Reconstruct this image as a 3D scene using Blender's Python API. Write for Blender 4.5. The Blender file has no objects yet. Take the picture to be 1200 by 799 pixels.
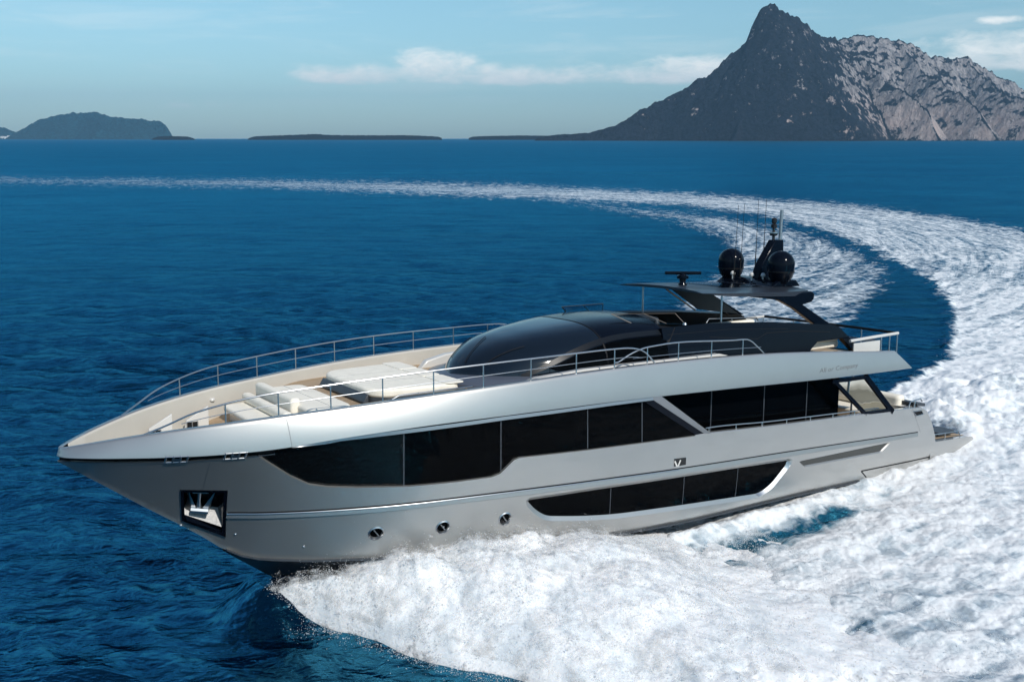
import bpy, bmesh, math, random
import numpy as np
from mathutils import Vector, Matrix, geometry
random.seed(4); rng = np.random.default_rng(11)
R = math.radians
SC = bpy.context.scene
COL = SC.collection

# ------------------------------------------------------------------ camera, sky, sun, exposure
CAM_H, PITCH, FPX = 12.27, R(12.18), 1100.9
cam_data = bpy.data.cameras.new('camera'); cam = bpy.data.objects.new('camera', cam_data); COL.objects.link(cam)
cam.location = (0, 0, CAM_H); cam.rotation_euler = (R(90) - PITCH, 0, 0)
cam_data.sensor_width = 36; cam_data.lens = FPX / 1200 * 36
cam_data.clip_start = 0.5; cam_data.clip_end = 60000
SC.camera = cam
SUN_EL, SUN_ROT = R(41), R(144)
sun_dir = Vector((math.sin(SUN_ROT) * math.cos(SUN_EL), math.cos(SUN_ROT) * math.cos(SUN_EL), math.sin(SUN_EL)))
sl = bpy.data.lights.new('sun', 'SUN'); sl.energy = 3.7; sl.angle = R(0.53); sl.color = (1.0, .95, .88)
sun = bpy.data.objects.new('sun', sl); COL.objects.link(sun)
sun.rotation_euler = (-sun_dir).to_track_quat('-Z', 'Y').to_euler()
SC.view_settings.view_transform = 'Standard'; SC.view_settings.look = 'None'
SC.view_settings.exposure = 0.0; SC.view_settings.gamma = 1.0; SC.view_settings.use_curve_mapping = False
SC.cycles.use_adaptive_sampling = True; SC.cycles.adaptive_threshold = 0.02
SC.cycles.use_denoising = True
SC.cycles.max_bounces = 6; SC.cycles.diffuse_bounces = 3; SC.cycles.glossy_bounces = 4
SC.cycles.transparent_max_bounces = 12; SC.cycles.volume_bounces = 0
SC.cycles.caustics_reflective = False; SC.cycles.caustics_refractive = False
SC.cycles.sample_clamp_indirect = 6.0

class NT:
    """a small shorthand for node trees"""
    def __init__(s, nt): s.nt = nt; nt.nodes.clear()
    def n(s, t, **kw):
        nd = s.nt.nodes.new(t)
        for k, v in kw.items(): setattr(nd, k, v)
        return nd
    def put(s, sock, v):
        if isinstance(v, bpy.types.NodeSocket): s.nt.links.new(v, sock)
        elif v is not None:
            if isinstance(v, (tuple, list)) and sock.type == 'RGBA' and len(v) == 3: v = (*v, 1)
            sock.default_value = v
    def m(s, op, a, b=None, c=None, clamp=False):
        nd = s.n('ShaderNodeMath', operation=op); nd.use_clamp = clamp
        s.put(nd.inputs[0], a)
        if b is not None: s.put(nd.inputs[1], b)
        if c is not None: s.put(nd.inputs[2], c)
        return nd.outputs[0]
    def vm(s, op, a, b=None):
        nd = s.n('ShaderNodeVectorMath', operation=op); s.put(nd.inputs[0], a)
        if b is not None: s.put(nd.inputs[1], b)
        return nd.outputs[0]
    def rng(s, v, a, b, c=0.0, d=1.0, smooth=True):
        nd = s.n('ShaderNodeMapRange'); nd.interpolation_type = 'SMOOTHSTEP' if smooth else 'LINEAR'
        s.put(nd.inputs[0], v); nd.inputs[1].default_value = a; nd.inputs[2].default_value = b
        nd.inputs[3].default_value = c; nd.inputs[4].default_value = d
        return nd.outputs[0]
    def mix(s, f, a, b, bt='MIX'):
        nd = s.n('ShaderNodeMix', data_type='RGBA', blend_type=bt)
        s.put(nd.inputs[0], f); s.put(nd.inputs[6], a); s.put(nd.inputs[7], b)
        return nd.outputs[2]
    def noise(s, vec, scale, detail=4, rough=.5, dist=0.0, dim='3D'):
        nd = s.n('ShaderNodeTexNoise', noise_dimensions=dim)
        if vec is not None: s.put(nd.inputs['Vector'], vec)
        nd.inputs['Scale'].default_value = scale; nd.inputs['Detail'].default_value = detail
        nd.inputs['Roughness'].default_value = rough; nd.inputs['Distortion'].default_value = dist
        return nd.outputs[0]
    def comb(s, x, y, z):
        nd = s.n('ShaderNodeCombineXYZ')
        for i, v in enumerate((x, y, z)): s.put(nd.inputs[i], v)
        return nd.outputs[0]
    def sep(s, v):
        nd = s.n('ShaderNodeSeparateXYZ'); s.put(nd.inputs[0], v); return nd.outputs

world = bpy.data.worlds.new('World'); SC.world = world; world.use_nodes = True
def build_world():
    t = NT(world.node_tree)
    sky = t.n('ShaderNodeTexSky', sky_type='NISHITA'); sky.sun_disc = False
    sky.sun_elevation = SUN_EL; sky.sun_rotation = SUN_ROT; sky.altitude = 10
    sky.air_density = 1.0; sky.dust_density = 0.6; sky.ozone_density = 2.5
    d = t.n('ShaderNodeTexCoord').outputs['Generated']
    x, y, z = t.sep(d)
    hor = t.m('SQRT', t.m('ADD', t.m('MULTIPLY', x, x), t.m('MULTIPLY', y, y)))
    el = t.m('DIVIDE', z, t.m('MAXIMUM', hor, .01))
    az = t.m('ARCTAN2', x, y)
    # the air low over the sea is greyer and less yellow than the model sky
    tint = t.mix(t.rng(el, 0.0, .16), (.76, 1.00, 1.18), (1.02, 1.28, 1.23))
    tint = t.mix(t.rng(el, .2, 1.1), tint, (.62, .86, 1.0))
    col = t.mix(1.0, sky.outputs[0], tint, 'MULTIPLY')
    # cloud banks: long flat-bottomed cumulus low over the horizon
    v = t.comb(t.m('MULTIPLY', az, 1.0), t.m('MULTIPLY', el, 2.4), 0.0)
    n1 = t.noise(v, 11.0, 8, .58, .25); n2 = t.noise(v, 30.0, 9, .68, .5)
    nn = t.m('ADD', t.m('MULTIPLY', n1, .62), t.m('MULTIPLY', n2, .38))
    def bank(a0, a1, e0, e1, soft, amt, top):
        w = t.m('MULTIPLY', t.rng(az, a0 - soft, a0 + soft), t.rng(az, a1 + soft, a1 - soft))
        h = t.m('MULTIPLY', t.rng(el, e0 - .006, e0 + .006), t.rng(el, e1 + top, e1 - top))
        b = t.m('MULTIPLY', w, h)
        return t.rng(t.m('ADD', nn, t.m('MULTIPLY', b, amt)), .66, .98)
    c1 = bank(-.215, .26, .052, .076, .05, .39, .016)
    c1b = bank(-.13, -.03, .055, .088, .03, .40, .014)
    c1c = bank(.13, .25, .055, .084, .04, .38, .014)
    c2 = bank(.36, .72, .060, .098, .10, .38, .014)
    c3 = bank(.44, .495, .100, .110, .012, .36, .005)
    c4 = bank(-.40, -.20, .026, .040, .05, .22, .012)
    wisp = t.m('MULTIPLY', t.m('MULTIPLY', t.rng(t.noise(t.comb(t.m('MULTIPLY', az, .9), t.m('MULTIPLY', el, 7.0), 3.0), 6.0, 8, .66, .5), .46, .74), t.rng(el, .015, .05)), .20)
    cl = t.m('MAXIMUM', c1, wisp)
    for c in (c1b, c1c, c2, c3, c4): cl = t.m('MAXIMUM', cl, c)
    ccol = t.mix(t.rng(t.m('ADD', el, t.m('MULTIPLY', n2, .03)), .062, .10), (7.6, 8.3, 8.7), (11.0, 11.2, 11.0))
    col = t.mix(t.m('MULTIPLY', cl, .92), col, ccol)
    bg = t.n('ShaderNodeBackground'); t.put(bg.inputs[0], col); bg.inputs[1].default_value = 0.10
    o = t.n('ShaderNodeOutputWorld'); t.nt.links.new(bg.outputs[0], o.inputs[0])
build_world()

# ------------------------------------------------------------------ helpers
MATS = {}
def principled(name, color, rough=.5, metal=0.0, spec=.5, coat=0.0, coat_rough=.05, noise=None, bump=None, alpha=None, trans=None, ior=None, sheen=None):
    m = bpy.data.materials.new(name); m.use_nodes = True; MATS[name] = m
    t = NT(m.node_tree); b = t.n('ShaderNodeBsdfPrincipled'); o = t.n('ShaderNodeOutputMaterial')
    t.nt.links.new(b.outputs[0], o.inputs[0])
    co = t.n('ShaderNodeTexCoord').outputs['Object']
    c = (*color, 1)
    if noise:                                          # (scale, amount): slight unevenness of the surface colour
        sc, am = noise
        n = t.noise(co, sc, 5, .6)
        c = t.mix(t.rng(n, .3, .7), tuple(k * (1 - am) for k in color), tuple(min(1, k * (1 + am)) for k in color))
    t.put(b.inputs['Base Color'], c)
    b.inputs['Roughness'].default_value = rough; b.inputs['Metallic'].default_value = metal
    b.inputs['Specular IOR Level'].default_value = spec
    b.inputs['Coat Weight'].default_value = coat; b.inputs['Coat Roughness'].default_value = coat_rough
    if ior: b.inputs['IOR'].default_value = ior
    if trans: b.inputs['Transmission Weight'].default_value = trans
    if alpha is not None: b.inputs['Alpha'].default_value = alpha
    if bump:
        sc, st, di = bump
        bn = t.n('ShaderNodeBump'); bn.inputs['Strength'].default_value = st; bn.inputs['Distance'].default_value = di
        t.put(bn.inputs['Height'], t.noise(co, sc, 4, .6)); t.nt.links.new(bn.outputs[0], b.inputs['Normal'])
    return m

def tag(o, label=None, cat=None, group=None, kind=None):
    if label: o['label'] = label
    if cat: o['category'] = cat
    if group: o['group'] = group
    if kind: o['kind'] = kind
    return o

def mesh_np(name, co, quads, mat=None, parent=None, smooth=True, tris=None):
    """mesh object straight from numpy arrays"""
    me = bpy.data.meshes.new(name)
    co = np.asarray(co, np.float32); me.vertices.add(len(co)); me.vertices.foreach_set('co', co.ravel())
    fs = [np.asarray(f, np.int32) for f in (quads, tris) if f is not None and len(f)]
    loops = np.concatenate([f.ravel() for f in fs]); sizes = np.concatenate([np.full(len(f), f.shape[1]) for f in fs])
    me.loops.add(len(loops)); me.loops.foreach_set('vertex_index', loops)
    me.polygons.add(len(sizes)); st = np.concatenate([[0], np.cumsum(sizes)[:-1]]).astype(np.int32)
    me.polygons.foreach_set('loop_start', st)
    try: me.polygons.foreach_set('loop_total', sizes.astype(np.int32))
    except Exception: pass
    me.polygons.foreach_set('use_smooth', np.full(len(sizes), smooth))
    me.update(calc_edges=True)
    o = bpy.data.objects.new(name, me); COL.objects.link(o)
    if mat: me.materials.append(mat)
    if parent: o.parent = parent
    return o

def grid_quads(nr, nc, wrap=False):
    i = np.arange(nr - 1)[:, None]; j = np.arange(nc if wrap else nc - 1)[None, :]
    a = i * nc + j; b = i * nc + (j + 1) % nc
    return np.stack([a, b, b + nc, a + nc], -1).reshape(-1, 4)

_perm = rng.permutation(256); _perm = np.concatenate([_perm, _perm])
_g2 = np.stack([np.cos(np.arange(16) * math.pi / 8), np.sin(np.arange(16) * math.pi / 8)], 1)
def perlin(x, y):
    xi = np.floor(x).astype(np.int64); yi = np.floor(y).astype(np.int64); xf = x - xi; yf = y - yi
    u = xf**3 * (xf * (xf * 6 - 15) + 10); v = yf**3 * (yf * (yf * 6 - 15) + 10)
    def g(ix, iy, fx, fy):
        h = _perm[(_perm[ix & 255] + iy) & 255] & 15
        return _g2[h, 0] * fx + _g2[h, 1] * fy
    a = g(xi, yi, xf, yf); b = g(xi + 1, yi, xf - 1, yf); c = g(xi, yi + 1, xf, yf - 1); d = g(xi + 1, yi + 1, xf - 1, yf - 1)
    return 1.4 * ((a + u * (b - a)) * (1 - v) + (c + u * (d - c)) * v)
def fbm(x, y, oct=5, gain=.5, lac=2.03, mode=None):
    s = np.zeros_like(x); a = 1.0; t = 0.0; f = 1.0
    for k in range(oct):
        n = perlin(x * f + 17.3 * k, y * f - 9.1 * k)
        if mode == 'ridge': n = 1 - 2 * np.abs(n)
        elif mode == 'billow': n = 2 * np.abs(n) - .6
        s += a * n; t += a; a *= gain; f *= lac
    return s / t
def sstep(x, a, b):
    t = np.clip((x - a) / (b - a), 0, 1); return t * t * (3 - 2 * t)
def sdf_poly(px, py, poly):
    """signed distance to a polygon, positive inside"""
    P = np.asarray(poly, float); d = np.full(px.shape, 1e18); inside = np.zeros(px.shape, bool)
    for (x0, y0), (x1, y1) in zip(P, np.roll(P, -1, 0)):
        ex, ey = x1 - x0, y1 - y0; wx, wy = px - x0, py - y0
        t = np.clip((wx * ex + wy * ey) / (ex * ex + ey * ey + 1e-12), 0, 1)
        d = np.minimum(d, (wx - ex * t)**2 + (wy - ey * t)**2)
        c = ((y0 > py) != (y1 > py))
        xi = x0 + (py - y0) / (y1 - y0 if y1 != y0 else 1e-9) * ex
        inside ^= c & (px < xi)
    return np.where(inside, 1, -1) * np.sqrt(d)

# where the yacht floats: bow towards the left and the camera, trimmed bow-up, leaning into its turn
BOAT_T = np.array([3.196, 29.682, 0.0]); YAW, TRIM, HEEL = 3.7403, -0.0431, 0.0558
BM = Matrix.Translation(Vector(BOAT_T)) @ Matrix.Rotation(YAW, 4, 'Z') @ Matrix.Rotation(TRIM, 4, 'Y') @ Matrix.Rotation(HEEL, 4, 'X')
BR = np.array(BM.to_3x3())
def to_boat(X, Y):                                     # water-plane point -> boat x, y (flat)
    p = np.stack([X - BOAT_T[0], Y - BOAT_T[1]], -1); c, s = math.cos(YAW), math.sin(YAW)
    return p[..., 0] * c + p[..., 1] * s, -p[..., 0] * s + p[..., 1] * c
def from_boat(bx, by):
    c, s = math.cos(YAW), math.sin(YAW)
    return BOAT_T[0] + bx * c - by * s, BOAT_T[1] + bx * s + by * c

# ------------------------------------------------------------------ hull lines (boat frame: x forward, y to port, z up)
def spl(xs, ys):
    xs = np.array(xs, float); ys = np.array(ys, float)
    o = np.argsort(xs); xs = xs[o]; ys = ys[o]
    dx = np.diff(xs); s = np.diff(ys) / dx
    m = np.empty_like(ys); m[0] = s[0]; m[-1] = s[-1]
    a, b = s[:-1], s[1:]
    w = (dx[1:] * a + dx[:-1] * b) / (dx[1:] + dx[:-1])
    m[1:-1] = np.where(a * b <= 0, 0, np.sign(w) * np.minimum(np.abs(w), 3 * np.minimum(np.abs(a), np.abs(b))))
    def f(x):
        x = np.asarray(x, float); i = np.clip(np.searchsorted(xs, x) - 1, 0, len(dx) - 1)
        h = dx[i]; t = np.clip((x - xs[i]) / h, 0, 1)
        return ((2*t**3 - 3*t**2 + 1) * ys[i] + (t**3 - 2*t**2 + t) * h * m[i]
                + (-2*t**3 + 3*t**2) * ys[i+1] + (t**3 - t**2) * h * m[i+1])
    return f
XN = 16.62                                             # nose
_u = lambda x: np.sqrt(np.maximum(XN - np.asarray(x, float), 0))
_gx = [-17, -13, -8, -1, 2.8, 5, 6.5, 8, 9.4, 10.6, 11.8, 12.75, 13.6, 14.5, 15.5, 16.2, XN]
_gy = [3.44, 3.50, 3.55, 3.57, 3.54, 3.51, 3.45, 3.33, 3.14, 2.91, 2.62, 2.34, 2.03, 1.63, 1.08, .60, 0]
_G = spl(_u(_gx), _gy); yG = lambda x: _G(_u(x))
zG = spl([-17, -11.5, -8, -1.25, 2.8, 6.5, 9.4, 11.0, 12.2, 13.2, 14.5, 16.14, XN],
         [4.2, 4.33, 4.39, 4.61, 4.72, 4.75, 4.70, 4.60, 4.49, 4.44, 4.42, 4.42, 4.41])
_tx = [-17, -10.1, 0, 2.1, 4.01, 5.53, 6.98, 8.37, 9.69, 10.95, 12.15, 13.29, 14.37, 15.3, 16.1, XN - .04]
_ty = [3.30, 3.38, 3.40, 3.40, 3.38, 3.36, 3.28, 3.13, 2.93, 2.68, 2.40, 2.03, 1.57, 1.06, .55, 0]
_T = spl(np.sqrt(XN - .04 - np.array(_tx)), _ty); yT = lambda x: _T(np.sqrt(np.maximum(XN - .04 - np.asarray(x, float), 0)))
zT = spl([-17, -11, -10.1, -3.7, 2, 5.5, 8.4, 10.95, 12.15, 13.3, 14.37, 15.1, 15.9, 16.3, 16.62],
         [4.6, 4.97, 5.03, 5.48, 5.60, 5.54, 5.43, 5.28, 5.20, 5.10, 4.98, 4.87, 4.72, 4.63, 4.55])
zS = spl([8, 10, 11.5, 12.5, 13.35, 14.06, 14.84, 15.68, XN], [-.7, -.35, .25, 1.02, 1.77, 2.32, 2.9, 3.55, 4.27])   # stem
_yC = spl([-17, -9, 0, 4, 7, 9, 10.5, 11.5, 12.3, 12.75, 13], [2.95, 3.0, 3.02, 2.92, 2.6, 2.15, 1.55, 1.0, .45, .12, 0])
_zC = spl([-17, -15, -9, -4.5, -.5, 1.6, 5, 8, 10, 11.5, 12.5, 13], [-.05, 0.0, .25, .34, .40, .50, .75, .95, 1.05, 1.1, 1.2, 1.46])
yC = lambda x: np.where(np.asarray(x) < 13, _yC(x), 0.0)
zC = lambda x: np.where(np.asarray(x) < 13, _zC(x), zS(x))
_p = spl([-17, 0, 5, 9, 11, 13, 16], [.55, .55, .65, .85, 1.0, 1.08, 1.0])
def Yh(x, z):
    x = np.asarray(x, float); z = np.asarray(z, float)
    a, b = zC(x), zG(x)
    t = np.clip((z - a) / np.maximum(b - a, .02), 0, 1.3)
    return yC(x) + (yG(x) - yC(x)) * t ** _p(x)
def Yb(x, z):                                          # upper bulwark band
    q = np.clip((z - zG(x)) / np.maximum(zT(x) - zG(x), .02), 0, 1)
    return yG(x) + .03 + (yT(x) - yG(x) - .03) * q + .022 * 4 * q * (1 - q) * np.minimum(1, yG(x))

# ------------------------------------------------------------------ the sea, with the yacht's curved wake in it
OUTER = [(-228.6, 340.6), (-170.4, 317.3), (-81.5, 303.4), (0.0, 268.2), (40.4, 224.7), (54.4, 201.7), (65.9, 182.9), (69.6, 154.1), (70.9, 130.5), (63.6, 99.7), (52.0, 68.7), (44.0, 46.4), (38.0, 33.0), (24.0, 33.0), (18.5, 37.4),
         (16.5, 40.0), (17.2, 42.0), (18.6, 44.2), (20.8, 47.0), (24.6, 52.0), (28.2, 59.3), (32.8, 69.4), (37.6, 85.6), (40.2, 107.7), (41.4, 130.5), (39.0, 154.1), (30.9, 171.5), (0.0, 193.2), (-62.6, 232.2), (-136.5, 253.5), (-180.4, 268.2)]
INNER = [(-7.5, 207.8), (6.8, 187.9), (15.1, 167.3), (23.8, 138.5), (25.9, 120.1), (23.6, 99.7), (13.3, 72.5), (10.5, 56.7), (15.5, 55.5), (18.8, 56.2), (21.0, 59.3), (25.4, 66.9), (30.8, 76.7), (36.5, 89.7), (39.8, 109.4), (39.0, 130.5), (34.8, 154.1), (16.5, 182.9)]
FRONT = [(-6.5, 25.3), (-5.5, 23.4), (-3.7, 22.0), (-2.8, 21.4), (-1.6, 20.4), (0.0, 19.9), (1.6, 19.4), (3.7, 18.2), (6.3, 15.1), (14.6, 15.1), (26.7, 23.6), (33.6, 32.9), (30.3, 40.2), (17.5, 36.8), (12.6, 32.9), (5.7, 29.6), (0.0, 28.2), (-5.2, 26.6)]
def bearing(X, Y):                                     # bearing and dip from where the wake was surveyed
    Y = np.maximum(Y, 1.0); return FPX * X / Y, 2 * FPX * CAM_H / Y
def region(X, Y, poly, soft, wob=0.0):
    u, v = bearing(X, Y); P = [tuple(float(k) for k in bearing(np.float64(a), np.float64(b))) for a, b in poly]
    d = sdf_poly(u, v, P)
    if wob: d = d + wob * fbm(X * .55, Y * .55, 4)
    return sstep(d, -soft, soft)

def wave_field(X, Y, cell):
    """sum of short wind waves; each fades out where the mesh is too coarse to carry it"""
    dz = np.zeros_like(X); dx = np.zeros_like(X); dy = np.zeros_like(X)
    r2 = np.random.default_rng(5)
    lam = np.geomspace(.5, 11.0, 90)
    for L in lam:
        th = R(-112) + r2.normal(0, .50)
        k = 2 * math.pi / L; kx, ky = math.cos(th), math.sin(th); ph = r2.uniform(0, 6.28)
        a = (.034 if L < 3 else .024 if L < 5.5 else .010) / k * r2.uniform(.6, 1.4)
        fade = np.clip((L / cell - 2.2) / 2.2, 0, 1)
        arg = k * (kx * X + ky * Y) + ph
        s = np.sin(arg); c = np.cos(arg) * .8
        dz += a * s * fade; dx -= a * kx * c * fade * -1; dy -= a * ky * c * fade * -1
    gust = .72 + .5 * fbm(X / 38, Y / 38, 3)
    return dx * gust, dy * gust, dz * gust

def near_hull_height(X, Y):
    """foam ridge that clings to the chine and the trough beside it"""
    bx, by = to_boat(X, Y); t = by - (yC(bx) + .1)
    al = sstep(bx, -17.5, -15) * (1 - sstep(bx, -.5, 1.5))
    ridge = np.interp(bx, [-16, -9, -4, 0], [.03, .06, .18, .36]) * np.exp(-((t - .1) / .38)**2) - .16 * np.exp(-((t - 1.3) / .6)**2) * sstep(bx, -13, -8)
    bw = sstep(bx, 9.6, 10.8) * (1 - sstep(bx, 12.2, 13.6))        # water piling up under the forefoot
    pile = np.interp(bx, [10, 11, 12, 12.8, 13.5], [.5, .95, .85, .45, 0]) * np.exp(-(np.maximum(np.abs(by) - yC(bx) * .5, 0) / .75)**2)
    return al * ridge + bw * pile, al * np.exp(-((t - .05) / .50)**2), al * np.exp(-((t - 1.35) / .55)**2) * sstep(bx, -9, -6)

def wake_fields(X, Y):
    fo = region(X, Y, OUTER, 15, 16); fi = region(X, Y, INNER, 24, 18); ff = region(X, Y, FRONT, 9, 8)
    rr = np.hypot(X, Y)
    far = sstep(rr, 150, 260)
    d_out = fo * (.74 + .26 * (1 - sstep(rr, 45, 105)) - .10 * far)
    u, v = bearing(X, Y)
    d_out *= 1 - .16 * sstep(u, -50, -450)
    # bluish gap between the two crests of the old wake
    bx, by = to_boat(X, Y)
    ff2 = ff * (1.06 - .20 * sstep(u, 150, 520) * sstep(v, 650, 1250) - .07 * np.clip(fbm(X * .22 + 9, Y * .22, 3) * 2, 0, 1))
    d = np.maximum(np.maximum(d_out, fi * .66), ff2)
    nh, nf, gap = near_hull_height(X, Y)
    d = np.maximum(d * (1 - .55 * gap), nf * .95)
    aer = np.maximum.reduce([region(X, Y, OUTER, 42), region(X, Y, INNER, 30) * .8, region(X, Y, FRONT, 60)])
    calm = np.clip(region(X, Y, [(24, 60), (30, 60), (38, 75), (42, 105), (42, 128), (34, 122), (30, 95), (26, 76)], 14), 0, 1)
    turb = np.maximum(d_out * (1 - far) * .9, np.maximum(fi * .5, ff2))
    h = turb * (.20 * fbm(X * .45, Y * .45, 5, .55, mode='billow') + .045 * fbm(X * 1.5, Y * 1.5, 3, .5, mode='billow')) + nh
    rim = (fo * (1 - fo) * 4) * (1 - far) * .22 * (.5 + fbm(X * .2, Y * .2, 3))
    h += np.maximum(rim, 0)
    wash = sstep(-bx, 14.5, 18.5) * np.exp(-((by) / 4.2)**2) * (1 - sstep(-bx, 24, 38))   # churned hump behind the stern
    h += wash * (.75 + .5 * fbm(X * .5, Y * .5, 4, mode='billow'))
    return d, aer, calm, h, ff

def build_sea():
    inv = np.linspace(1 / 14.0, 1 / 620.0, 1060); r = np.concatenate([[1.5, 8.0, 12.0], 1 / inv, np.geomspace(640, 15500, 150)])
    a_f = np.linspace(R(-37), R(37), 1060)
    a_c = np.linspace(R(37), R(323), 74)[1:-1]
    az = np.concatenate([a_f, a_c]); nr, nc = len(r), len(az)
    A, RR = np.meshgrid(az, r); X = (RR * np.sin(A)); Y = (RR * np.cos(A))
    cell = np.gradient(r)[:, None] * np.ones((1, nc)); cell = np.maximum(cell, RR * np.gradient(az)[None, :].clip(0, .2))
    xf, yf, cf = X.ravel(), Y.ravel(), cell.ravel()
    dx, dy, dz = (np.zeros_like(xf) for _ in range(3))
    near = np.where(RR.ravel() < 900)[0]
    dx[near], dy[near], dz[near] = wave_field(xf[near], yf[near], cf[near])
    foam, aer, calm = (np.zeros_like(xf) for _ in range(3)); ffz = np.zeros_like(xf); h = np.zeros_like(xf)
    fr = np.where((np.abs(A.ravel()) < R(37.5)) & (yf > 9) & (RR.ravel() < 460))[0]
    foam[fr], aer[fr], calm[fr], h[fr], ffz[fr] = wake_fields(xf[fr], yf[fr])
    damp = 1 - .65 * np.maximum(calm, np.clip(foam, 0, 1) * .7)
    # flow coordinates: along and across the wake
    th = np.arctan2(yf - 130, xf + 30); rad = np.hypot(yf - 130, xf + 30)
    bx, by = to_boat(xf, yf)
    fs = np.where(ffz > .3, bx, th * rad); ft = np.where(ffz > .3, by + 40, rad)
    co = np.stack([xf + dx * damp, yf + dy * damp, dz * damp + h], 1)
    q = grid_quads(nr, nc, wrap=True)
    o = mesh_np('sea', co, q[:, ::-1], MATS['sea_water'])
    tag(o, 'deep blue sea ruffled by small waves, with white wake foam', 'sea', kind='structure')
    me = o.data
    for nm, arr in (('foam', foam), ('aerated', aer), ('far_sheen', sstep(np.log(RR.ravel().clip(1)), math.log(26), math.log(700)))):
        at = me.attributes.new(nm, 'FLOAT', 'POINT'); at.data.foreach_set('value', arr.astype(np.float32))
    at = me.attributes.new('flow', 'FLOAT_VECTOR', 'POINT')
    at.data.foreach_set('vector', np.stack([fs, ft, np.zeros_like(fs)], 1).astype(np.float32).ravel())
    return o

def mat_sea():
    m = bpy.data.materials.new('sea_water'); m.use_nodes = True; MATS['sea_water'] = m
    t = NT(m.node_tree)
    co = t.n('ShaderNodeTexCoord').outputs['Object']
    def attr(n, out): nd = t.n('ShaderNodeAttribute', attribute_name=n); return nd.outputs[out]
    foam, aer, flow = attr('foam', 'Fac'), attr('aerated', 'Fac'), attr('flow', 'Vector')
    fl = t.vm('MULTIPLY', flow, (.075, .62, 1)); streak = t.noise(fl, 1.0, 8, .66, 1.6)
    lace = t.noise(co, .95, 9, .66, .35); fine = t.noise(co, 5.0, 5, .65, .2)
    vor = t.n('ShaderNodeTexVoronoi', feature='DISTANCE_TO_EDGE')
    wv = t.n('ShaderNodeTexNoise'); wv.inputs['Scale'].default_value = 1.2; wv.inputs['Detail'].default_value = 5
    t.put(wv.inputs['Vector'], co)
    warped = t.vm('ADD', co, t.vm('MULTIPLY', wv.outputs[1], (1.4, 1.4, 0)))
    t.put(vor.inputs['Vector'], warped); vor.inputs['Scale'].default_value = .9
    web = t.rng(vor.outputs[0], .0, .16, 1.0, 0.0)
    n = t.m('ADD', t.m('ADD', t.m('MULTIPLY', streak, .54), t.m('MULTIPLY', lace, .32)), t.m('ADD', t.m('MULTIPLY', fine, .06), t.m('MULTIPLY', web, .07)))
    val = t.m('ADD', foam, t.m('MULTIPLY', t.m('SUBTRACT', n, .5), 2.5))
    msk = t.m('MULTIPLY', t.rng(val, .36, .98), t.rng(foam, .02, .14))
    # scattered small whitecaps of aerated water fringes
    fringe = t.m('MULTIPLY', t.m('MULTIPLY', web, t.rng(aer, .25, .9)), t.rng(lace, .50, .66))
    msk = t.m('MAXIMUM', msk, t.m('MULTIPLY', fringe, .34))
    far_mix = attr('far_sheen', 'Fac'); tone = t.noise(co, .035, 3, .5)
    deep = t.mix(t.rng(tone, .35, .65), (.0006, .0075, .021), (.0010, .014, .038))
    deep = t.mix(t.rng(far_mix, .06, .72, 0, .92, False), deep, (.004, .078, .148))  # far water lightened in colour for the sky sheen at low view angles
    wave_tone = t.noise(t.vm('MULTIPLY', co, (.7, 1, 1)), .16, 10, .74, .5); wave_tone2 = t.noise(t.vm('MULTIPLY', co, (.5, 1, 1)), .02, 8, .7, .5)
    wtone = t.m('ADD', t.m('MULTIPLY', wave_tone, .6), t.m('MULTIPLY', wave_tone2, .4))
    deep = t.mix(1.0, deep, t.mix(t.rng(wtone, .36, .64), (.40, .50, .60), (1.75, 1.60, 1.45)), 'MULTIPLY')  # light and dark of the wave slopes put into the water colour
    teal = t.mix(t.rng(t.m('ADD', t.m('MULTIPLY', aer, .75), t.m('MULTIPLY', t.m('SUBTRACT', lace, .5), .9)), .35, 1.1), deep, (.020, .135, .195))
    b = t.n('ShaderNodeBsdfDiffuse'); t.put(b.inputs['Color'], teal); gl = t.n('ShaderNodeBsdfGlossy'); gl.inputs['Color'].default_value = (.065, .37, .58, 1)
    fre = t.n('ShaderNodeFresnel'); fre.inputs[0].default_value = 1.333
    wmix = t.n('ShaderNodeMixShader'); t.put(wmix.inputs[0], t.m('MINIMUM', t.m('MULTIPLY', fre.outputs[0], t.rng(far_mix, 0, 1, 1.1, .5, False)), .55))
    t.nt.links.new(b.outputs[0], wmix.inputs[1]); t.nt.links.new(gl.outputs[0], wmix.inputs[2])
    t.put(gl.inputs['Roughness'], t.rng(far_mix, 0, 1, .09, .30, False))
    # ripples too small for the mesh
    ch = t.vm('MULTIPLY', co, (.8, 1.25, 1))
    r1 = t.noise(ch, 2.6, 5, .62, .5); r2 = t.noise(ch, .55, 4, .6, .3)
    r3 = t.noise(t.vm('MULTIPLY', co, (.5, 1, 1)), .10, 5, .62, .4); r4 = t.noise(t.vm('MULTIPLY', co, (.45, 1, 1)), .018, 5, .65, .4)
    r5 = t.noise(t.vm('MULTIPLY', co, (.6, 1, 1)), .24, 5, .62, .4)
    hgt = t.m('ADD', t.m('MULTIPLY', r5, .85), t.m('ADD', t.m('ADD', t.m('MULTIPLY', r1, .085), t.m('MULTIPLY', r2, .38)), t.m('ADD', t.m('MULTIPLY', r3, 1.6), t.m('MULTIPLY', r4, 7.0))))
    bp = t.n('ShaderNodeBump'); bp.inputs['Strength'].default_value = .85; bp.inputs['Distance'].default_value = 1.0
    t.put(bp.inputs['Height'], hgt); [t.nt.links.new(bp.outputs[0], k) for k in (b.inputs['Normal'], gl.inputs['Normal'], fre.inputs['Normal'])]
    f = t.n('ShaderNodeBsdfPrincipled')
    fc = t.mix(t.rng(val, .6, 1.15), (.68, .74, .77), (.85, .86, .862))
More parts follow.
